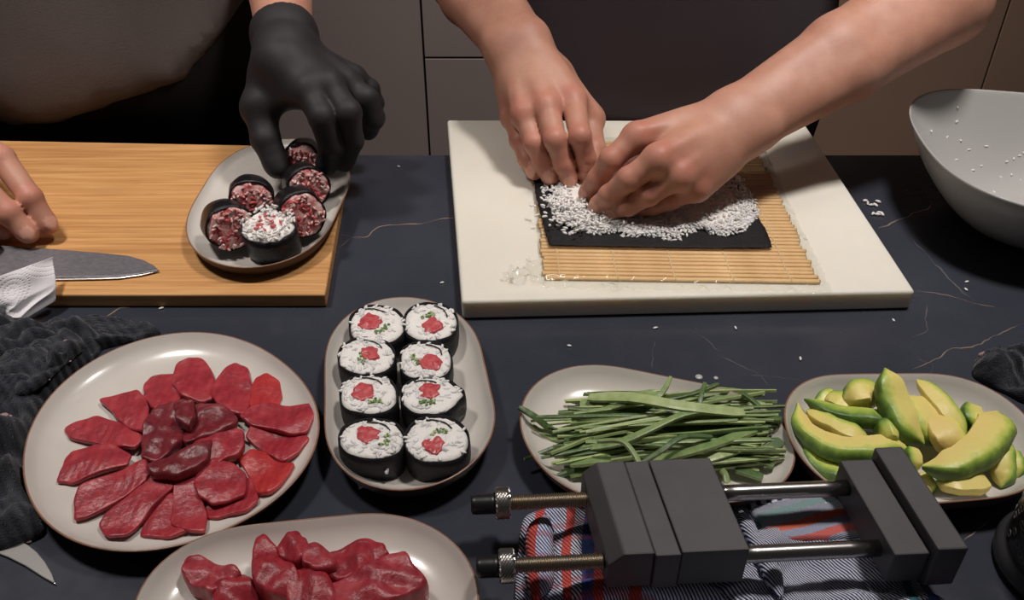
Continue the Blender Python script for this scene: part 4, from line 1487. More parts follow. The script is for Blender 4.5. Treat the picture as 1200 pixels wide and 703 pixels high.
# ------------------------------------------------------------------ avocado slices
def avocado(label, spine, widths, height, skin_side=1, green=0.0, lift=0.0, seed=0, flatside=0.0, skin_on=0.55):
    """a cut wedge swept along its curve: flesh face up, greener towards the outer edge"""
    p = spline(np.array([at(*q) for q in spine]), 22)
    n = len(p)
    T, N, B = frames(p)
    B[:, 2] = 0
    B /= np.linalg.norm(B, axis=1)[:, None]
    s = np.linspace(0, 1, n)
    w = 1.14 * np.interp(s, np.linspace(0, 1, len(widths)), widths) * (1 + 0.06 * vnoise(p, 90, seed))
    endf = np.clip(np.minimum(s, 1 - s) / 0.16, 0.06, 1) ** 0.6
    # section of a cut wedge: flat flesh face on top, rounded outer side, chamfered inner side
    sec = np.array([(-0.97, 0.30), (-0.92, 0.37), (-0.45, 0.44), (0.10, 0.48), (0.55, 0.50), (0.72, 0.46), (0.88, 0.30), (0.98, 0.08), (1.0, -0.15), (0.88, -0.36), (0.60, -0.48), (0.10, -0.5), (-0.45, -0.46), (-0.85, -0.25), (-0.98, 0.05)])
    sec[:, 0] *= skin_side
    if skin_side > 0:
        sec = sec[::-1]
    m = len(sec)
    sec_y, sec_z = sec[:, 0], sec[:, 1]
    V, G = [], []
    for k in range(m):
        hh = height * endf * (w / max(widths)) ** 0.4
        V.append(p + B * (w * endf * sec_y[k] * 0.5)[:, None] + np.array([0, 0, 1.0]) * (hh * sec_z[k])[:, None])
        side = skin_side * sec_y[k]
        g = np.clip((side + 0.25) / 1.2, 0, 1) ** 1.3
        under = np.clip(0.25 - sec_z[k], 0, 1) * 0.6 * (side > -0.5)
        G.append(np.clip(green + 0.10 + g * 0.80 + under + 0.30 * np.clip(1 - np.minimum(s, 1 - s) / 0.10, 0, 1), 0, 1.0))
    V = np.stack(V, 1).reshape(-1, 3)
    G = np.stack(G, 1).ravel()
    V = V + 0.0008 * np.stack([vnoise(V, 230, seed + j, 3) for j in range(3)], 1)
    F = [(i * m + k, i * m + (k + 1) % m, (i + 1) * m + (k + 1) % m, (i + 1) * m + k) for i in range(n - 1) for k in range(m)]
    F = [f[::-1] for f in F] + [tuple(range(m)), tuple((n - 1) * m + k for k in range(m - 1, -1, -1))]
    lo = V[:, 2].min() - (Z0 + ZP_AVO)
    if lo < 0:
        V[:, 2] -= lo * np.clip((Z0 + ZP_AVO + 0.006 - V[:, 2]) / 0.008, 0, 1)
    o = obj('avocado_slice', V, F, M['avocado'], attrs={'green': G})
    o.data.set_sharp_from_angle(angle=math.radians(38))
    return tag(o, label, 'avocado', 'avocado slices on the plate behind the clamp')


AV = [
    ('large yellow avocado crescent at the front left, partly behind the clamp', [(935, 472, 0.020), (938, 497, 0.018), (955, 515, 0.018), (985, 526, 0.020), (1016, 527, 0.022), (1045, 523, 0.022), (1066, 531, 0.020)], [0.006, 0.012, 0.0145, 0.0165, 0.017, 0.015, 0.012], 0.013, -1, 0.0),
    ('long dark green avocado wedge lying across the back left of the plate', [(941, 468, 0.022), (968, 481, 0.022), (1000, 489, 0.024), (1030, 491, 0.026), (1056, 497, 0.024)], [0.004, 0.011, 0.013, 0.013, 0.007], 0.010, -1, 0.55),
    ('rounded avocado piece with a brown hollow at the back of the plate', [(986, 468, 0.024), (1000, 463, 0.028), (1016, 462, 0.028), (1030, 472, 0.024)], [0.012, 0.020, 0.022, 0.014], 0.016, 1, 0.05),
    ('small lime avocado slice left of the brown-hollowed piece', [(966, 466, 0.018), (984, 471, 0.020), (1002, 482, 0.020)], [0.009, 0.015, 0.012], 0.012, 1, 0.18),
    ('tall avocado slice standing up highest over the back rim', [(1037, 433, 0.046), (1041, 452, 0.042), (1049, 478, 0.034), (1062, 503, 0.028), (1082, 522, 0.022)], [0.010, 0.019, 0.021, 0.018, 0.010], 0.016, -1, 0.12),
    ('pale hollowed avocado piece between the yellow crescent and the dark wedge', [(944, 480, 0.018), (962, 492, 0.020), (982, 502, 0.022), (1000, 509, 0.022), (1018, 513, 0.020)], [0.008, 0.013, 0.011, 0.015, 0.010], 0.011, 1, 0.10),
    ('stubby green avocado chunk in the middle, under the tall slice', [(1026, 512, 0.022), (1040, 505, 0.026), (1056, 512, 0.022)], [0.013, 0.018, 0.014], 0.015, 1, 0.35),
    ('yellow avocado slice leaning right of the tall slice', [(1064, 464, 0.026), (1074, 480, 0.028), (1084, 500, 0.026), (1094, 522, 0.020)], [0.014, 0.021, 0.021, 0.012], 0.013, -1, 0.02),
    ('long pale avocado slice from the back rim towards the big right crescent', [(1075, 446, 0.032), (1094, 464, 0.032), (1114, 487, 0.030), (1131, 512, 0.024)], [0.009, 0.013, 0.015, 0.011], 0.010, 1, 0.06),
    ('glossy orange-yellow avocado piece in the middle right', [(1098, 488, 0.026), (1106, 504, 0.028), (1114, 520, 0.026), (1116, 532, 0.022)], [0.016, 0.023, 0.023, 0.018], 0.014, 1, -0.25),
    ('big curved avocado crescent on the right of the plate', [(1080, 546, 0.026), (1102, 549, 0.026), (1128, 541, 0.027), (1150, 526, 0.028), (1164, 506, 0.028), (1170, 484, 0.026)], [0.013, 0.0185, 0.021, 0.0225, 0.023, 0.016], 0.017, -1, 0.0),
    ('fan-cut avocado piece at the front right of the plate', [(1098, 562, 0.016), (1116, 566, 0.018), (1136, 564, 0.018), (1154, 560, 0.016)], [0.010, 0.018, 0.021, 0.018], 0.012, 1, 0.05),
    ('upright torn avocado slice at the right end, under the big crescent', [(1172, 516, 0.020), (1174, 536, 0.020), (1176, 556, 0.016), (1174, 570, 0.013)], [0.012, 0.018, 0.017, 0.011], 0.012, 1, 0.08),
    ('narrow green avocado sliver nearest the right rim', [(1184, 528, 0.018), (1190, 545, 0.016), (1193, 560, 0.013)], [0.008, 0.011, 0.008], 0.010, 1, 0.25),
    ('small avocado end peeping out behind the big right crescent', [(1136, 476, 0.024), (1138, 490, 0.026), (1140, 504, 0.024)], [0.010, 0.014, 0.011], 0.014, -1, 0.25),
    ('mashed green avocado scrap at the lower left, beside the clamp', [(940, 522, 0.010), (958, 544, 0.009), (980, 557, 0.010), (998, 560, 0.010)], [0.006, 0.012, 0.014, 0.010], 0.009, -1, 0.4),
    ('little lime avocado scrap touching the end of the yellow crescent', [(1066, 526, 0.022), (1070, 539, 0.022), (1072, 553, 0.018)], [0.008, 0.011, 0.008], 0.012, -1, 0.2),
    ('flat yellow avocado slice low at the front, right of the clamp', [(1076, 556, 0.014), (1084, 566, 0.013), (1092, 576, 0.012)], [0.010, 0.013, 0.009], 0.009, 1, 0.05),
    ('lime avocado shaving under the back left rim', [(955, 476, 0.014), (966, 465, 0.016), (978, 460, 0.016)], [0.006, 0.010, 0.007], 0.008, 1, 0.3),
]
for k, (lab, sp, wd_, hg, sd, gr_) in enumerate(AV):
    avocado(lab, sp, wd_, hg, -sd, gr_, seed=k)

# ------------------------------------------------------------------ clamp with two rods
A0, A1 = at(600, 589, 0.035), at(1003, 571, 0.035)
EX = unit(A1 - A0)
EY = np.array([-EX[1], EX[0], 0])
ZUP = np.array([0, 0, 1.0])


def cl(x, y, z):
    """clamp frame: x along the rods, y across (rear rod at 0), z above the worktop"""
    return np.array([A0[0], A0[1], Z0]) + EX * x + EY * y + ZUP * z


cp = thing('rod_clamp', 'black clamp block with two steel rods and knurled knobs lying on the striped cloth', 'clamp', cl(0.11, -0.023, 0.016))


def cl_prism(prof, y0, y1, skew=0.0):
    """profile in (x, z) extruded across the clamp; `skew` shifts x per y"""
    n = len(prof)
    V = [cl(x + skew * y, y, z) for y in (y0, y1) for x, z in prof]
    F = [(i, (i + 1) % n, n + (i + 1) % n, n + i) for i in range(n)]
    F = [f for f in F] + [tuple(range(n - 1, -1, -1)), tuple(range(n, 2 * n))]
    return np.array(V), F


def cl_box(x0, x1, y0, y1, z0, z1, skew=0.0):
    return cl_prism([(x0, z0), (x1, z0), (x1, z1), (x0, z1)], y0, y1, skew)


SKW = -0.10
cb = []
o = obj('jaw_block', *cl_prism([(0.0475, 0.020), (0.0745, 0.020), (0.0745, 0.0515), (0.0565, 0.0515), (0.0475, 0.042)], -0.056, 0.0165, SKW), M['plastic'], cp, smooth=False)
bevel(o, 0.0012)
bevel(obj('jaw_step', *cl_box(0.0745, 0.0895, -0.0575, 0.0160, 0.020, 0.0510, SKW), M['plastic'], cp, smooth=False), 0.0008)
bevel(obj('sliding_jaw', *cl_box(0.0903, 0.1300, -0.056, 0.0165, 0.020, 0.0510, SKW), M['plastic'], cp, smooth=False), 0.0008)
bevel(obj('jaw_ledge', *cl_box(0.2160, 0.2375, -0.060, 0.0150, 0.018, 0.0445, SKW), M['plastic'], cp, smooth=False), 0.0010)
bevel(obj('end_jaw', *cl_box(0.2376, 0.2560, -0.064, 0.0175, 0.018, 0.0530, SKW), M['plastic'], cp, smooth=False), 0.0014)
for yy, tip in ((0.0, -0.026), (-0.0475, -0.024)):
    dy = -0.0475 if yy else 0.0
    V, F = tube([cl(x, yy, 0.035) for x in np.linspace(0.127, 0.219, 6)], 0.0053, 20)
    obj('guide_rod', V, F, M['steel'], cp)
    xs = np.arange(-0.0012, 0.052, 0.00035)
    V, F = tube([cl(x + 0.0, yy, 0.035) for x in xs], 0.0046 + 0.00035 * np.where(np.arange(len(xs)) % 4 < 2, 1, -1), 16)
    rod = obj('threaded_rod', V, F, M['brass'], cp)
    # knurled nut: ridged drum of diamonds
    segs, ln = 40, 9
    V = []
    for i in range(ln + 2):
        x = -0.0105 + 0.0095 * np.clip(i / (ln + 1), 0, 1)
        for k in range(segs):
            an = 2 * math.pi * k / segs
            bumpr = 0.0005 * (1 if (i + k) % 2 else -1) if 0 < i < ln + 1 else -0.0006
            rr0 = 0.0098 + bumpr
            V.append(cl(x, yy, 0.035) + rr0 * (math.cos(an) * EY + math.sin(an) * ZUP))
    F = [(i * segs + k, i * segs + (k + 1) % segs, (i + 1) * segs + (k + 1) % segs, (i + 1) * segs + k) for i in range(ln + 1) for k in range(segs)]
    F += [tuple(range(segs - 1, -1, -1)), tuple((ln + 1) * segs + k for k in range(segs))]
    obj('knurled_nut', np.array(V), F, M['knurl'], cp, smooth=False)
    V, F = tube([cl(x, yy, 0.035) for x in (tip, tip + 0.0008, tip + 0.003, -0.0150, -0.0130, -0.0103)], [0.0055, 0.0063, 0.0066, 0.0066, 0.0066, 0.0070], 24)
    obj('rubber_tip', V, F, M['rubber'], cp)

# ------------------------------------------------------------------ striped cloth under the clamp
def cloth(name, pts, height, label, mat, uvfun, parent=None, n=180, rings=46, seed=0, wr=160, wamp=0.5, zfoot=0.0012, bumps=0.0, extra=None, rim_h=0.25):
    """crumpled cloth: star-shaped outline, hem down on the worktop, folds inside"""
    O = spline(ats(pts, 0.004)[:, :2], n, closed=True)
    c = O.mean(0)
    mb = MB()
    V = []
    S = np.linspace(1, 0.0, rings, endpoint=False)
    for s in S:
        X = c + (O - c) * s
        e = np.clip((1 - s) / 0.10, 0, 1)
        hgt = rim_h + (1 - rim_h) * (e * (2 - e))
        f = hgt * (0.62 + wamp * vnoise(X * np.array([1.0, 1.4]), wr, seed, 3))
        z = height * np.maximum(f, 0.12)
        if extra is not None:
            z = z + extra(X) * np.clip(e + 0.3, 0, 1)
        if bumps:
            z = z + bumps * vnoise(X, 2600, seed + 1, 1)
        V.append(np.column_stack([X, Z0 + zfoot + z]))
    V0 = np.column_stack([O, np.full(n, Z0 + zfoot - 0.0004)])
    V = [V0] + V + [np.array([[c[0], c[1], V[-1][:, 2].mean()]])]
    V = np.concatenate(V)
    F = [(r * n + k, r * n + (k + 1) % n, (r + 1) * n + (k + 1) % n, (r + 1) * n + k) for r in range(rings) for k in range(n)]
    F += [(len(V) - 1, rings * n + k, rings * n + (k + 1) % n) for k in range(n)]
    a_ = np.sum(O[:, 0] * np.roll(O[:, 1], -1) - np.roll(O[:, 0], -1) * O[:, 1])
    if a_ < 0:
        F = [f[::-1] for f in F]
    return V, F, uvfun(V)


CX0, CX1 = at(610, 640)[0], at(1108, 690)[0]


def uv_cloth(V):
    u = (V[:, 0] - CX0 + 0.005 * vnoise(V[:, :2], 50, 2) - 0.10 * (V[:, 1] - 0.36) + 0.12 * (V[:, 2] - Z0)) / (CX1 - CX0)
    v = (V[:, 1] - 0.25) / 0.2 + 0.02 * vnoise(V[:, :2], 60, 5) + 0.4 * (V[:, 2] - Z0)
    return np.column_stack([u, v])


def uv_flap(V):
    u = 0.4 + (V[:, 0] - CX0) / (CX1 - CX0) * 0.3 + 0.3 * (V[:, 2] - Z0)
    y0, y1 = 0.366, 0.412
    v = 2.02 + 0.96 * np.clip((V[:, 1] - y0 - 0.30 * (V[:, 0] - 0.18) + 0.0015 * vnoise(V[:, :2], 90, 3)) / (y1 - y0), 0, 1)
    return np.column_stack([u, v])


mb = MB()
V1, F1, U1 = cloth('c', [(612, 612), (622, 600), (650, 594), (720, 592), (800, 590), (868, 588), (930, 590), (1000, 592), (1030, 610), (1046, 650), (1075, 680), (1108, 706), (1150, 760), (1120, 800), (900, 815), (700, 815), (612, 800), (604, 720), (606, 660)], 0.0125, '', None, uv_cloth, seed=4, wr=95, wamp=0.42)
V2, F2, U2 = cloth('f', [(874, 600), (888, 590), (930, 586), (975, 586), (1003, 592), (1014, 612), (1024, 634), (985, 640), (940, 640), (905, 640), (890, 622)], 0.0065, '', None, uv_flap, seed=9, wr=70, wamp=0.2, zfoot=0.0095, n=110, rings=24, rim_h=0.3)
mb.add(V1, F1).add(V2, F2)
# a rolled fold at the left end and one along the front
for pts, r0, sd in (([(640, 606, 0.012), (632, 630, 0.014), (634, 660, 0.013), (628, 700, 0.012)], 0.009, 1), ([(660, 694, 0.010), (720, 691, 0.010), (790, 692, 0.010), (850, 702, 0.009)], 0.008, 2), ([(868, 600, 0.013), (880, 625, 0.014), (897, 655, 0.013), (915, 700, 0.012)], 0.006, 3)):
    p = spline(np.array([at(*q) for q in pts]), 40)
    s = np.linspace(0, 1, 40)
    V, F = tube(p, r0 * (np.clip(np.minimum(s, 1 - s) / 0.2, 0.1, 1) ** 0.5) * (1 + 0.15 * vnoise(p, 120, sd)), 18)
    V[:, 2] = Z0 + np.maximum(V[:, 2] - Z0, 0.001)
    mb.add(V, F)
Vc, Fc = mb.out()
Uc = np.concatenate([U1, U2, uv_cloth(Vc[len(V1) + len(V2):])])
tag(obj('striped_cloth', Vc, Fc, M['check'], uv=Uc), 'crumpled red, white and navy striped kitchen cloth under the black clamp', 'cloth')

# ------------------------------------------------------------------ dark towels
def uv_xy(V):
    return np.column_stack([V[:, 0], V[:, 1]]) * 1.0


V1, F1, U1 = cloth('t', [(-60, 372), (-10, 376), (40, 380), (85, 384), (120, 396), (108, 418), (82, 440), (56, 466), (36, 500), (28, 545), (34, 590), (52, 618), (30, 632), (-20, 646), (-110, 640), (-150, 520), (-120, 420)], 0.024, '', None, uv_xy, seed=12, wr=110, wamp=0.5, bumps=0.0005, n=240, rings=70)
V2, F2, U2 = cloth('t', [(40, 388), (80, 378), (130, 376), (178, 384), (186, 392), (150, 398), (110, 408), (70, 420), (46, 408)], 0.013, '', None, uv_xy, seed=15, wr=120, wamp=0.4, bumps=0.0005, n=140, rings=40)
V3, F3, U3 = cloth('t', [(0, 410), (40, 400), (80, 402), (104, 418), (78, 444), (48, 470), (20, 476), (-20, 450)], 0.012, '', None, uv_xy, seed=19, wr=140, wamp=0.5, bumps=0.0005, n=140, rings=40, zfoot=0.016)
Vt = np.concatenate([V1, V2, V3])
Ft = F1 + [tuple(i + len(V1) for i in f) for f in F2] + [tuple(i + len(V1) + len(V2) for i in f) for f in F3]
tw = tag(obj('kitchen_towel', Vt, Ft, M['towel'], uv=np.concatenate([U1, U2, U3])), 'rumpled dark navy towel beside the round tuna plate', 'towel')
rt_ = random.Random(3)
ml = MB()
for u, v, s in ((78, 402, 2.5), (84, 408, 2), (75, 414, 2.2), (82, 417, 1.8), (8, 494, 4), (14, 493, 3), (80, 445, 1.4), (23, 622, 2.5), (36, 470, 1)):
    q = at(u, v, 0.0)
    near = Vt[np.argmin(np.linalg.norm(Vt[:, :2] - at(u, v, 0.022)[:2], axis=1))]
    V0, F0 = ico1()
    ml.add(near + np.array([0, 0, 0.0004]) + V0 * np.array([s * 0.0008, s * 0.0006, 0.0005]), F0)
ml.obj('lint', M['lint'], tw)['kind'] = 'stuff'
V1, F1, U1 = cloth('t', [(1141, 436), (1144, 420), (1156, 412), (1180, 409), (1230, 406), (1290, 420), (1290, 470), (1240, 474), (1205, 470), (1180, 458), (1158, 448)], 0.022, '', None, uv_xy, seed=22, wr=130, wamp=0.4, bumps=0.0006, n=160, rings=50)
tw2 = tag(obj('kitchen_towel', V1, F1, M['towel'], uv=U1), 'black bunched cloth at the right edge, behind the avocado plate', 'towel')
V, F = tube(spline(np.array([at(*q) for q in ((1146, 417, 0.012), (1154, 414, 0.014), (1164, 413, 0.014))]), 10), [0.0005] + [0.0016] * 8 + [0.0005], 8)
obj('pink_hem', V, F, M['lint'], tw2)

# ------------------------------------------------------------------ knives
def blade(pts, z, th, mat, parent, name='blade'):
    P = ats(pts, z)[:, :2]
    return bevel(obj(name, *prism(P, Z0 + z, Z0 + z + th), mat, parent, smooth=False), 0.0005, 2)


zk = ZB + 0.0015
kn = thing('chef_knife', 'wide grey chef knife lying flat at the front of the bamboo board', 'knife', at(60, 310, zk))
blade([(187, 318), (180, 312), (168, 306), (150, 301), (120, 298), (85, 295), (45, 292), (0, 289), (-30, 288), (-30, 328), (20, 328), (70, 326), (110, 326), (140, 325), (165, 322)], zk, 0.0016, M['blade'], kn)
blade([(187, 318.4), (165, 322), (140, 325), (110, 326), (70, 326.5), (-28, 328), (-28, 329.8), (70, 328.6), (110, 327.9), (140, 326.8), (166, 323.2)], zk - 0.0002, 0.0010, M['bevel_edge'], kn, 'ground_edge')
V, F = tube(np.array([at(-28, 306, zk + 0.004), at(-60, 303, zk + 0.008), at(-130, 296, zk + 0.01), at(-160, 293, zk + 0.01)]), [0.008, 0.0105, 0.0115, 0.009], 16)
obj('handle', V, F, M['rubber'], kn)
zk2 = 0.0008
k2 = thing('small_knife', 'small knife whose steel tip sticks out from under the dark towel', 'knife', at(40, 660, zk2))
blade([(66, 686), (62, 674), (54, 660), (44, 648), (34, 640), (-10, 618), (-26, 640), (10, 654), (30, 664), (50, 677)], zk2, 0.0014, M['bevel_edge'], k2)
V, F = tube(np.array([at(-14, 628, 0.007), at(-50, 612, 0.009), at(-110, 590, 0.009)]), [0.006, 0.0075, 0.007], 12)
obj('handle', V, F, M['rubber'], k2)

# ------------------------------------------------------------------ paper towel
gu, gv = 120, 90
S, T = np.meshgrid(np.linspace(0, 1, gu), np.linspace(0, 1, gv), indexing='ij')
S, T = S.ravel(), T.ravel()
tl, tr, bl_, br_ = np.array([at(-60, 345, 0.045), at(62, 301, 0.040), at(-40, 392, 0.016), at(66, 352, 0.012)])
Pq = (tl * (1 - S)[:, None] + tr * S[:, None]) * (1 - T)[:, None] + (bl_ * (1 - S)[:, None] + br_ * S[:, None]) * T[:, None]
low = at(34, 378, 0.010)
Pq = Pq + (low - br_) * (np.clip(1 - np.abs(S - 0.72) / 0.3, 0, 1) ** 1.3 * T ** 3)[:, None]
nrm = unit(np.cross(tr - tl, bl_ - tl))
nrm = nrm if nrm[2] > 0 else -nrm
dl = 0.004 * vnoise(np.column_stack([S * 0.12, T * 0.10]), 55, 6, 2) + 0.006 * np.sin(S * 3.0) - 0.0035 * np.abs(np.clip(T - 0.62, 0, 1)) * 4 * np.abs(vnoise(np.column_stack([S * .12, T * .1]), 120, 8, 2))
Pq = Pq + nrm * dl[:, None]
# embossed dots along concentric arcs
for cs_, ct_, rads in ((0.55, 0.45, (0.005, 0.011, 0.017, 0.023)), (1.0, -0.35, (0.034, 0.040, 0.046))):
    x, y = (S - cs_) * 0.115, (T - ct_) * 0.062
    r, an = np.hypot(x, y), np.arctan2(y, x)
    for rd in rads:
        k = max(6, int(2 * math.pi * rd / 0.0036))
        dot = np.exp(-((r - rd) / 0.0008) ** 2) * np.clip(np.cos(an * k), 0, 1) ** 2
        Pq = Pq - nrm * (0.0011 * dot)[:, None]
F = [(i * gv + j, i * gv + j + 1, (i + 1) * gv + j + 1, (i + 1) * gv + j) for i in range(gu - 1) for j in range(gv - 1)]
back = Pq - nrm * 0.0009
nV = len(Pq)
rim_ = [(i * gv) for i in range(gu)] + [(gu - 1) * gv + j for j in range(gv)] + [i * gv + gv - 1 for i in range(gu - 1, -1, -1)] + [j for j in range(gv - 1, -1, -1)]
Fb = [tuple(nV + i for i in f[::-1]) for f in F] + [(a_, b_, nV + b_, nV + a_) for a_, b_ in zip(rim_, rim_[1:]) if a_ != b_]
o = obj('paper_towel', np.concatenate([Pq, back]), F + Fb, M['paper'])
tag(o, 'white dotted paper towel folded over the knife at the board\'s front left corner', 'paper towel')

# ------------------------------------------------------------------ bowl
ZBW = 0.082
c, R, a = fourier_outline(ats([(1062, 130), (1066, 146), (1074, 163), (1088, 184), (1102, 198), (1126, 213), (1150, 223), (1200, 239), (1260, 252), (1320, 248), (1368, 222), (1384, 180), (1362, 140), (1300, 120), (1240, 113), (1180, 110), (1126, 110), (1096, 111), (1078, 115), (1067, 121)], ZBW), 5)
c0 = c + np.array([0.006, -0.008])


def bowl_ring(f, z, ins=0.0):
    cx = c0 * (1 - f) + c * f
    rad_ = (R * f + 0.052 * (1 - f) - ins)
    lift_ = 0.006 * np.cos(a - 2.4) * f ** 3
    return np.column_stack([cx + np.stack([np.cos(a), np.sin(a)], 1) * rad_[:, None], Z0 + z + lift_])


prof_o = [(0.0, 0.0005), (0.04, 0.002), (0.22, 0.008), (0.48, 0.024), (0.72, 0.045), (0.88, 0.064), (1.0, ZBW)]
prof_i = [(1.0, ZBW + 0.0008, 0.0025), (0.99, ZBW - 0.003, 0.004), (0.88, 0.066, 0.005), (0.70, 0.046, 0.006), (0.46, 0.027, 0.006), (0.2, 0.013, 0.006), (0.0, 0.010, 0.006)]
rings = [bowl_ring(f, z) for f, z in prof_o] + [bowl_ring(f, z, i_) for f, z, i_ in prof_i]
V = np.concatenate(rings)
n_ = len(a)
F = [(r * n_ + k, r * n_ + (k + 1) % n_, (r + 1) * n_ + (k + 1) % n_, (r + 1) * n_ + k) for r in range(len(rings) - 1) for k in range(n_)]
F += [tuple(range(n_ - 1, -1, -1)), tuple((len(rings) - 1) * n_ + k for k in range(n_))]
bw = obj('bowl', V, F, M['porcelain'], base=(c0[0], c0[1], Z0 + 0.0005))
ms_ = bw.modifiers.new('smooth', 'SUBSURF')
ms_.levels = ms_.render_levels = 1
tag(bw, 'large white bowl with soft corners and stray rice at the right edge', 'bowl')
rbw = random.Random(8)
cs = []
ray0 = np.array([0, 0, Z0 + CAMH])
from mathutils.bvhtree import BVHTree
from mathutils import Vector
bv = BVHTree.FromPolygons([Vector(v) for v in V], F)
for u, v in [(1122, 126), (1091, 154), (1110, 161), (1125, 165), (1156, 172), (1121, 143), (1195, 183), (1188, 186), (1200, 180), (1140, 200), (1150, 195), (1165, 226), (1180, 190), (1135, 176), (1120, 188), (1185, 205), (1196, 212), (1205, 190), (1172, 208)]:
    d = at(u, v, 0) - ray0
    hit = bv.ray_cast(Vector(ray0), Vector(unit(d)))
    if hit[0] is not None:
        cs.append(np.array(hit[0]) + np.array([0, 0, 0.0006]))
tag(grains(cs, rbw, 0.3, 0.9).obj('rice_remains', M['rice']), 'scattered rice grains left inside the white bowl', 'rice', kind='stuff')

# ------------------------------------------------------------------ dark pot at the right front corner
pc = at(1252, 668, 0.0)
pt = thing('dark_pot', 'dark grey pot with pale scroll pattern at the front right corner', 'pot', pc)
V, F = lathe(pc, [(0.0, 0.0004), (0.041, 0.0004), (0.0455, 0.003), (0.046, 0.008), (0.0445, 0.012), (0.0425, 0.0135), (0.0412, 0.0150), (0.0408, 0.018), (0.0412, 0.05), (0.0420, 0.062), (0.0400, 0.062), (0.036, 0.05), (0.034, 0.022), (0.0, 0.020)], 72)
obj('body', V, F, M['pot'], pt)
rp = random.Random(6)
mb = MB()
for k in range(70):
    an, z = rp.uniform(2.0, 5.0), rp.uniform(0.020, 0.055)
    pts = []
    dirn = rp.uniform(0, 6.28)
    for s in range(14):
        dirn += 0.55 * (1 if k % 2 else -1)
        an += 0.0012 / 0.041 * math.cos(dirn)
        z = min(0.058, max(0.019, z + 0.0012 * math.sin(dirn)))
        r_ = np.interp(z, [0.02, 0.05, 0.062], [0.0409, 0.0413, 0.0421])
        pts.append((pc[0] + r_ * math.cos(an), pc[1] + r_ * math.sin(an), pc[2] + z))
    V, F = tube(pts, 0.00035, 5)
    mb.add(V, F)
mb.obj('scroll_pattern', M['pot_white'], pt)['kind'] = 'stuff'

# ------------------------------------------------------------------ crumbs on the worktop
rk = random.Random(17)
for lab, cells in (('upper curved clump of spilled rice beside the bowl', [(1014, 235), (1017, 238), (1021, 240), (1026, 240), (1029, 236)]), ('lower flat clump of spilled rice beside the bowl', [(1023, 250), (1028, 251), (1034, 251), (1031, 249)])):
    cs = [at(u, v, 0.0016) for u, v in cells]
    tag(grains(cs, rk, 0.05, 1.15).obj('spilled_rice', M['rice']), lab, 'rice', 'clumps of spilled rice')
for lab, (u, v) in (
        ('stray rice grain between the gloved hand and the white board', (467, 195)),
        ('stray rice grain in front of the white board, behind the cucumber heap', (768, 384)),
        ('stray rice grain behind the right half of the cucumber plate', (862, 384)),
        ('stray rice grain just behind the back right corner roll of the narrow plate', (518, 331)),
        ('stray rice grain below the front right corner of the white board', (1047, 375)),
        ('upper of two stray rice grains right of the white board', (1133, 330)),
        ('lower of two stray rice grains right of the white board', (1132, 339)),
        ('stray crumb by the bamboo board\'s front edge', (189, 361)),
        ('stray crumb behind the left end of the cucumber plate', (667, 405)),
        ('stray rice grain behind the avocado plate', (938, 420))):
    tag(grains([at(u, v, 0.0012)], rk, 0.02, 0.8).obj('rice_grain', M['rice']), lab, 'rice', 'stray rice grains on the worktop')
for lab, (u, v), s in (('larger water drop at the back rim of the cucumber plate', (819, 442), 0.0032), ('smaller water drop at the back rim of the cucumber plate', (839, 443), 0.002)):
    V0, F0 = ico1()
    q = at(u, v, 0.0002)
    V = q + V0 * np.array([s, s, s * 0.45])
    V[:, 2] = np.maximum(V[:, 2], Z0 + 0.0002)
    tag(obj('water_drop', V, F0, M['porcelain']), lab, 'water drop', 'water drops on the worktop')

# ------------------------------------------------------------------ people
def zr(p):
    p = np.asarray(p, dtype=float)
    return p + np.array([0, 0, Z0])


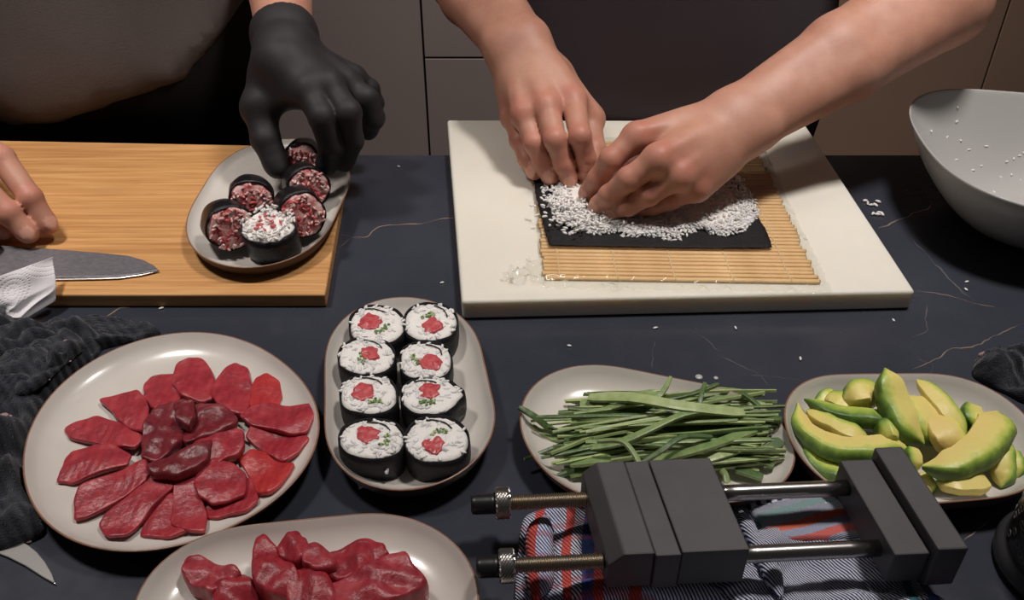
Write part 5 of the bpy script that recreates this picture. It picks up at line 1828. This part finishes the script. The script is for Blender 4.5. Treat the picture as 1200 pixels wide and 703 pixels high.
def figure(cx, cy, shoulder_r, shoulder_l, elbow_r, elbow_l, head, h=0.011, fat=1.0):
    """trunk, legs, upper arms, neck and head as one field (hands and forearms are added at finer grain)"""
    f = Field((cx - 0.62, cy - 0.42, 0.0), (cx + 0.62, cy + 0.36, 1.86), h)
    P = lambda x, y, z: np.array([cx + x, cy + y, Z0 + z])
    for s in (-1, 1):     # legs and shoes
        hip, kn_, an_ = P(0.095 * s, 0.0, 0.02), P(0.105 * s, -0.01, -0.42), P(0.11 * s, 0.03, -0.82)
        f.cone(hip, kn_, 0.090, 0.060, 0.04)
        f.cone(kn_, an_, 0.060, 0.040, 0.02)
        f.cone(an_ + (0, 0, -0.03), an_ + (0.02 * s, -0.15, -0.04), 0.045, 0.036, 0.02)
    f.ell(P(0, 0, 0.06), (0.170 * fat, 0.118 * fat, 0.13), 0.06)
    f.ell(P(0, 0.0, 0.22), (0.155 * fat, 0.108 * fat, 0.16), 0.08)
    f.ell(P(0, -0.01, 0.40), (0.170, 0.112, 0.16), 0.08)
    f.cone(shoulder_r, shoulder_l, 0.060, 0.060, 0.06)
    f.cone(shoulder_r, elbow_r, 0.056, 0.036, 0.03)
    f.cone(shoulder_l, elbow_l, 0.056, 0.036, 0.03)
    neck = (shoulder_r + shoulder_l) / 2 + np.array([0, -0.005, 0.03])
    f.cone(neck, head + (0, 0.02, -0.05), 0.055, 0.050, 0.04)
    # head: skull, jaw, nose, ears, brow, chin; the face looks down at the work
    tilt = math.radians(28)
    F_ = np.array([0, -math.cos(tilt), -math.sin(tilt)])      # facing
    U_ = np.array([0, -math.sin(tilt), math.cos(tilt)])       # up of the head
    X_ = np.array([1.0, 0, 0])
    f.ell(head - F_ * 0.01 + U_ * 0.02, (0.076, 0.098, 0.098), 0.03, R=[X_, F_, U_])
    f.cone(head + F_ * 0.040 - U_ * 0.045, head + F_ * 0.058 - U_ * 0.082, 0.050, 0.026, 0.03)
    f.cone(head + F_ * 0.084 + U_ * 0.005, head + F_ * 0.104 - U_ * 0.032, 0.010, 0.014, 0.012)
    for s in (-1, 1):
        f.ell(head + X_ * 0.078 * s - U_ * 0.015, (0.010, 0.020, 0.032), 0.008, R=[X_, F_, U_])
        f.ball(head + X_ * 0.034 * s + F_ * 0.094 + U_ * 0.004, 0.013, 0.010, sub=True)
        f.ell(head + X_ * 0.034 * s + F_ * 0.084 + U_ * 0.024, (0.022, 0.010, 0.007), 0.01, R=[X_, F_, U_])
    return f, (X_, F_, U_), neck


def shell(field, grow, keep, name, mat, parent, fold=0.0, fscale=30.0, seed=0, noise=None):
    """clothing: the body grown outwards and kept only where `keep` (a distance field) is negative"""
    g = field.blank()
    g.D = np.maximum(field.D - grow, keep(field).astype(np.float32))
    V, F = g.mesh(2)
    if fold:
        c = V.mean(0)
        d = V - c
        d[:, 2] *= 0.2
        d /= np.linalg.norm(d, axis=1)[:, None]
        V = V + d * (fold * (0.55 + 0.75 * vnoise(V * np.array([1.0, 1.0, 0.45]), fscale, seed, 3)))[:, None]
    return obj(name, V, F, mat, parent)


def grid(f):
    g = [f.lo[k] + f.h * np.arange(f.n[k], dtype=np.float32) for k in range(3)]
    return g[0][:, None, None], g[1][None, :, None], g[2][None, None, :]


def build_person(label, parts, base):
    """joins the skin pieces [(V, F, red, nail)] into the one body mesh"""
    Vs, Fs, rd, nl, n = [], [], [], [], 0
    for V, F, r, na in parts:
        Vs.append(V)
        Fs.append(F + n)
        rd.append(r)
        nl.append(na)
        n += len(V)
    o = obj('person', np.concatenate(Vs), np.concatenate(Fs), M['skin'], base=base, attrs={'red': np.concatenate(rd), 'nail': np.concatenate(nl)})
    return tag(o, label, 'person')


def face_parts(o, head, ax):
    X_, F_, U_ = ax
    V0, F0 = ico1()
    for s in (-1, 1):
        c = head + X_ * 0.034 * s + F_ * 0.083 + U_ * 0.003
        e = obj('eye', c + V0 * 0.0115, F0, M['eye'], o)
        obj('iris', c + F_ * 0.0075 - U_ * 0.002 + V0 * 0.0050, F0, M['iris'], e)
    R = np.stack([X_, F_, U_])
    obj('lips', head + F_ * 0.088 - U_ * 0.055 + (V0 * np.array([0.024, 0.007, 0.008])) @ R, F0, M['lips'], o)


def hair_cap(o, head, ax, seed):
    X_, F_, U_ = ax
    f = Field(head - 0.16, head + 0.16, 0.008)
    f.ell(head - F_ * 0.012 + U_ * 0.026, (0.086, 0.106, 0.104), 0.0, R=[X_, F_, U_])
    X, Y, Z = grid(f)
    d = (X - head[0]) * (F_ * 0.75 - U_ * 0.66)[0] + (Y - head[1]) * (F_ * 0.75 - U_ * 0.66)[1] + (Z - head[2]) * (F_ * 0.75 - U_ * 0.66)[2]
    f.D = np.maximum(f.D, d - 0.012)
    V, F = f.mesh(1)
    V = V + (V - head) * (0.04 * vnoise(V, 120, seed, 2))[:, None]
    obj('hair', V, F, M['hair'], o)


# the cook in the dark apron, both hands pressing the rice
JR = to_joints(dict(W=(606, 52, 0.118),
                    i=[(672, 119, 0.090), (680, 160, 0.078), (687, 185, 0.055), (685, 202, 0.037)],
                    m=[(641, 126, 0.089), (651, 164, 0.074), (661, 193, 0.050), (667, 210, 0.035)],
                    r=[(615, 135, 0.080), (626, 168, 0.064), (636, 192, 0.045), (645, 209, 0.034)],
                    p=[(602, 138, 0.066), (608, 165, 0.054), (617, 187, 0.042), (627, 203, 0.034)],
                    t=[(650, 88, 0.090), (690, 140, 0.060), (696, 176, 0.046), (689, 207, 0.034)]))
JL = to_joints(dict(W=(868, 142, 0.100),
                    i=[(746, 161, 0.094), (716, 187, 0.078), (700, 210, 0.056), (688, 226, 0.038)],
                    m=[(771, 187, 0.092), (737, 210, 0.074), (714, 229, 0.052), (700, 241, 0.037)],
                    r=[(795, 206, 0.078), (760, 228, 0.060), (737, 241, 0.046), (717, 247, 0.035)],
                    p=[(815, 220, 0.062), (786, 234, 0.049), (766, 242, 0.041), (747, 247, 0.034)],
                    t=[(835, 158, 0.078), (775, 175, 0.056), (730, 202, 0.044), (704, 219, 0.036)]))


def extend(W, px, length, high=True):
    """elbow: on the sight line of px, `length` from the wrist, the higher of the two"""
    best = None
    for z in (np.linspace(0.02, 0.42, 400) if high else np.linspace(0.42, 0.02, 400)):
        q = at(*px, z)
        d = abs(np.linalg.norm(q - W) - length)
        if best is None or d < best[0] - 1e-4 or (abs(d - best[0]) < 2e-4 and (z > best[2]) == high):
            best = (d, q, z)
    return best[1]


ER = extend(JR['W'], (520, -62), 0.25)
EL = extend(JL['W'], (1104, -4), 0.25)
bx, by = 0.185, 1.09
hd = zr((bx, by - 0.10, 0.745))
SR, SL = zr((bx - 0.19, by - 0.02, 0.525)), zr((bx + 0.19, by - 0.02, 0.525))
fb, axb, nk = figure(bx, by, SR, SL, ER, EL, hd)
V, F = fb.mesh(2)
parts = [(V, F, np.zeros(len(V)), np.zeros(len(V)))]
for J, E_, S_ in ((JR, ER, SR), (JL, EL, SL)):
    f, nails, reds = hand_field(J, E_, 0.0017, fat=1.09, shoulder=S_)
    V, F = f.mesh(1)
    parts.append((V, F, *skin_attrs(V, nails, reds)))
cook = build_person('cook in a dark apron pressing rice onto nori with both bare hands', parts, zr((bx, by, -Z0)))
face_parts(cook, hd, axb)
hair_cap(cook, hd, axb, 3)


def seg_dist(f, a, b):
    X, Y, Z = grid(f)
    d = b - a
    t = np.clip(((X - a[0]) * d[0] + (Y - a[1]) * d[1] + (Z - a[2]) * d[2]) / (d @ d), 0, 1.0)
    return np.sqrt((X - a[0] - t * d[0]) ** 2 + (Y - a[1] - t * d[1]) ** 2 + (Z - a[2] - t * d[2]) ** 2)


def shirt_keep(sr, sl, er, el, nk, hem, half=0.165):
    def k(f):
        X, Y, Z = grid(f)
        body = np.maximum(np.maximum(hem(X, Y, Z), Z - (nk[2] + 0.0)), np.abs(X - (sr[0] + sl[0]) / 2) - half)
        # sleeves end short of the elbow
        for s, e in ((sr, er), (sl, el)):
            d = e - s
            L = np.linalg.norm(d)
            t = ((X - s[0]) * d[0] + (Y - s[1]) * d[1] + (Z - s[2]) * d[2]) / L
            body = np.minimum(body, np.maximum(seg_dist(f, s, e) - 0.085, t - L * 0.78))
        return body
    return k


shell(fb, 0.012, shirt_keep(SR, SL, ER, EL, nk, lambda X, Y, Z: (Z0 + 0.02) - Z + 0 * X), 'shirt', M['shirt_dark'], cook, 0.004, 40, 2)
shell(fb, 0.014, lambda f: np.maximum(np.maximum(grid(f)[2] - (Z0 + 0.05), 0.10 - grid(f)[2]) + 0 * grid(f)[0] + 0 * grid(f)[1], seg_dist(f, zr((bx, by, 0.1)), zr((bx, by, -0.9))) - 0.205), 'trousers', M['black_cloth'], cook, 0.004, 30, 5)


def apron_keep(f):
    X, Y, Z = grid(f)
    top = Z - (Z0 + 0.40)
    low = (Z0 - 0.42) - Z
    side = np.abs(X - bx) - (0.175 - 0.10 * np.clip((Z - Z0 - 0.22) / 0.18, 0, 1))
    arms = np.maximum(0.085 - seg_dist(f, SL, EL), 0.085 - seg_dist(f, SR, ER))      # the apron lies on the trunk only
    return np.maximum(np.maximum(np.maximum(np.maximum(top, low), side), (Y - (by + 0.03)) + 0 * X), np.where(Z < Z0 + 0.25, arms, -1))


shell(fb, 0.026, apron_keep, 'apron', M['apron'], cook, 0.003, 22, 7)

# the helper in the taupe shirt: gloved hand on the oval plate, bare hand on the bamboo board
JG = to_joints(dict(W=(336, 66, 0.135),
                    i=[(362, 106, 0.122), (377, 138, 0.107), (388, 170, 0.078), (382, 195, 0.053)],
                    m=[(386, 103, 0.122), (408, 133, 0.108), (413, 163, 0.080), (402, 190, 0.056)],
                    r=[(405, 98, 0.116), (428, 116, 0.106), (437, 138, 0.086), (431, 154, 0.066)],
                    p=[(412, 92, 0.106), (432, 104, 0.094), (438, 122, 0.078), (434, 138, 0.064)],
                    t=[(318, 86, 0.118), (305, 124, 0.098), (311, 163, 0.074), (326, 196, 0.052)]))
JB = to_joints(dict(W=(-120, 120, 0.105),
                    i=[(-52, 148, 0.092), (2, 186, 0.080), (36, 232, 0.054), (56, 264, 0.030)],
                    m=[(-70, 174, 0.088), (-26, 216, 0.072), (10, 250, 0.048), (33, 274, 0.029)],
                    r=[(-92, 200, 0.078), (-60, 240, 0.060), (-32, 266, 0.040), (-14, 284, 0.028)],
                    p=[(-118, 215, 0.064), (-96, 246, 0.048), (-76, 266, 0.034), (-60, 280, 0.026)],
                    t=[(-80, 140, 0.080), (-36, 190, 0.056), (-14, 236, 0.040), (4, 268, 0.028)]))
ax_, ay_ = -0.505, 1.10
SRa, SLa = zr((ax_ - 0.19, ay_ - 0.03, 0.525)), zr((ax_ + 0.19, ay_ - 0.03, 0.525))
EG = at(317, -118, 0.205)
EB = zr((ax_ - 0.30, ay_ - 0.03, 0.18))
hda = zr((ax_ + 0.04, ay_ - 0.11, 0.745))
fa, axa, nka = figure(ax_, ay_, SRa, SLa, EB, EG, hda, fat=1.16)
V, F = fa.mesh(2)
parts = [(V, F, np.zeros(len(V)), np.zeros(len(V)))]
f, nails, reds = hand_field(JB, EB, 0.0020, fat=1.2, shoulder=SRa)
V, F = f.mesh(1)
parts.append((V, F, *skin_attrs(V, nails, reds)))
# forearm that runs into the glove
ad = unit(EG - JG['W'])
f = Field(np.minimum(EG, JG['W']) - 0.06, np.maximum(EG, JG['W']) + 0.06, 0.003)
f.cone(JG['W'] - ad * 0.005, JG['W'] + ad * 0.12, 0.024, 0.033, 0.01).cone(JG['W'] + ad * 0.12, EG, 0.031, 0.041, 0.01)
V, F = f.mesh(1)
parts.append((V, F, np.zeros(len(V)), np.zeros(len(V))))
helper = build_person('helper in a taupe shirt, one hand in a black glove, the other bare', parts, zr((ax_, ay_, -Z0)))
face_parts(helper, hda, axa)
hair_cap(helper, hda, axa, 6)
f, _, _ = hand_field(JG, EG, 0.0017, fat=1.14, grow=0.0012, arm=False, fine=False)
W = JG['W']
f.cone(W - ad * 0.012, W + ad * 0.030, 0.0290, 0.0325, 0.012)
f.cone(W + ad * 0.002, W + ad * 0.003, 0.0325, 0.0325, 0.003)
f.cone(W + ad * 0.030, W + ad * 0.032, 0.0335, 0.0335, 0.002)
# the cuff is open: hollow it out down to the wrist
f.cone(W + ad * 0.015, W + ad * 0.10, 0.0285, 0.0325, 0.002, sub=True)
V, F = f.mesh(1)
V = V + 0.0007 * np.stack([vnoise(V, 110, 20 + j, 2) for j in range(3)], 1)
obj('glove', V, F, M['glove'], helper)


def hem_a(X, Y, Z):
    # the shirt tail hangs lower on the side of the bare hand
    return (Z0 + 0.010 + 0.22 * np.clip(X + 0.56, 0, 1) + 0.9 * np.clip(X + 0.37, 0, 1)) - Z + 0 * Y


shell(fa, 0.022, shirt_keep(SRa, SLa, EB, EG, nka, hem_a, 0.21), 'shirt', M['shirt'], helper, 0.016, 19, 11)
shell(fa, 0.016, lambda f: np.maximum(np.maximum(grid(f)[2] - (Z0 + 0.14), 0.10 - grid(f)[2]) + 0 * grid(f)[0] + 0 * grid(f)[1], seg_dist(f, zr((ax_, ay_, 0.14)), zr((ax_, ay_, -0.9))) - 0.225), 'trousers', M['black_cloth'], helper, 0.004, 30, 9)
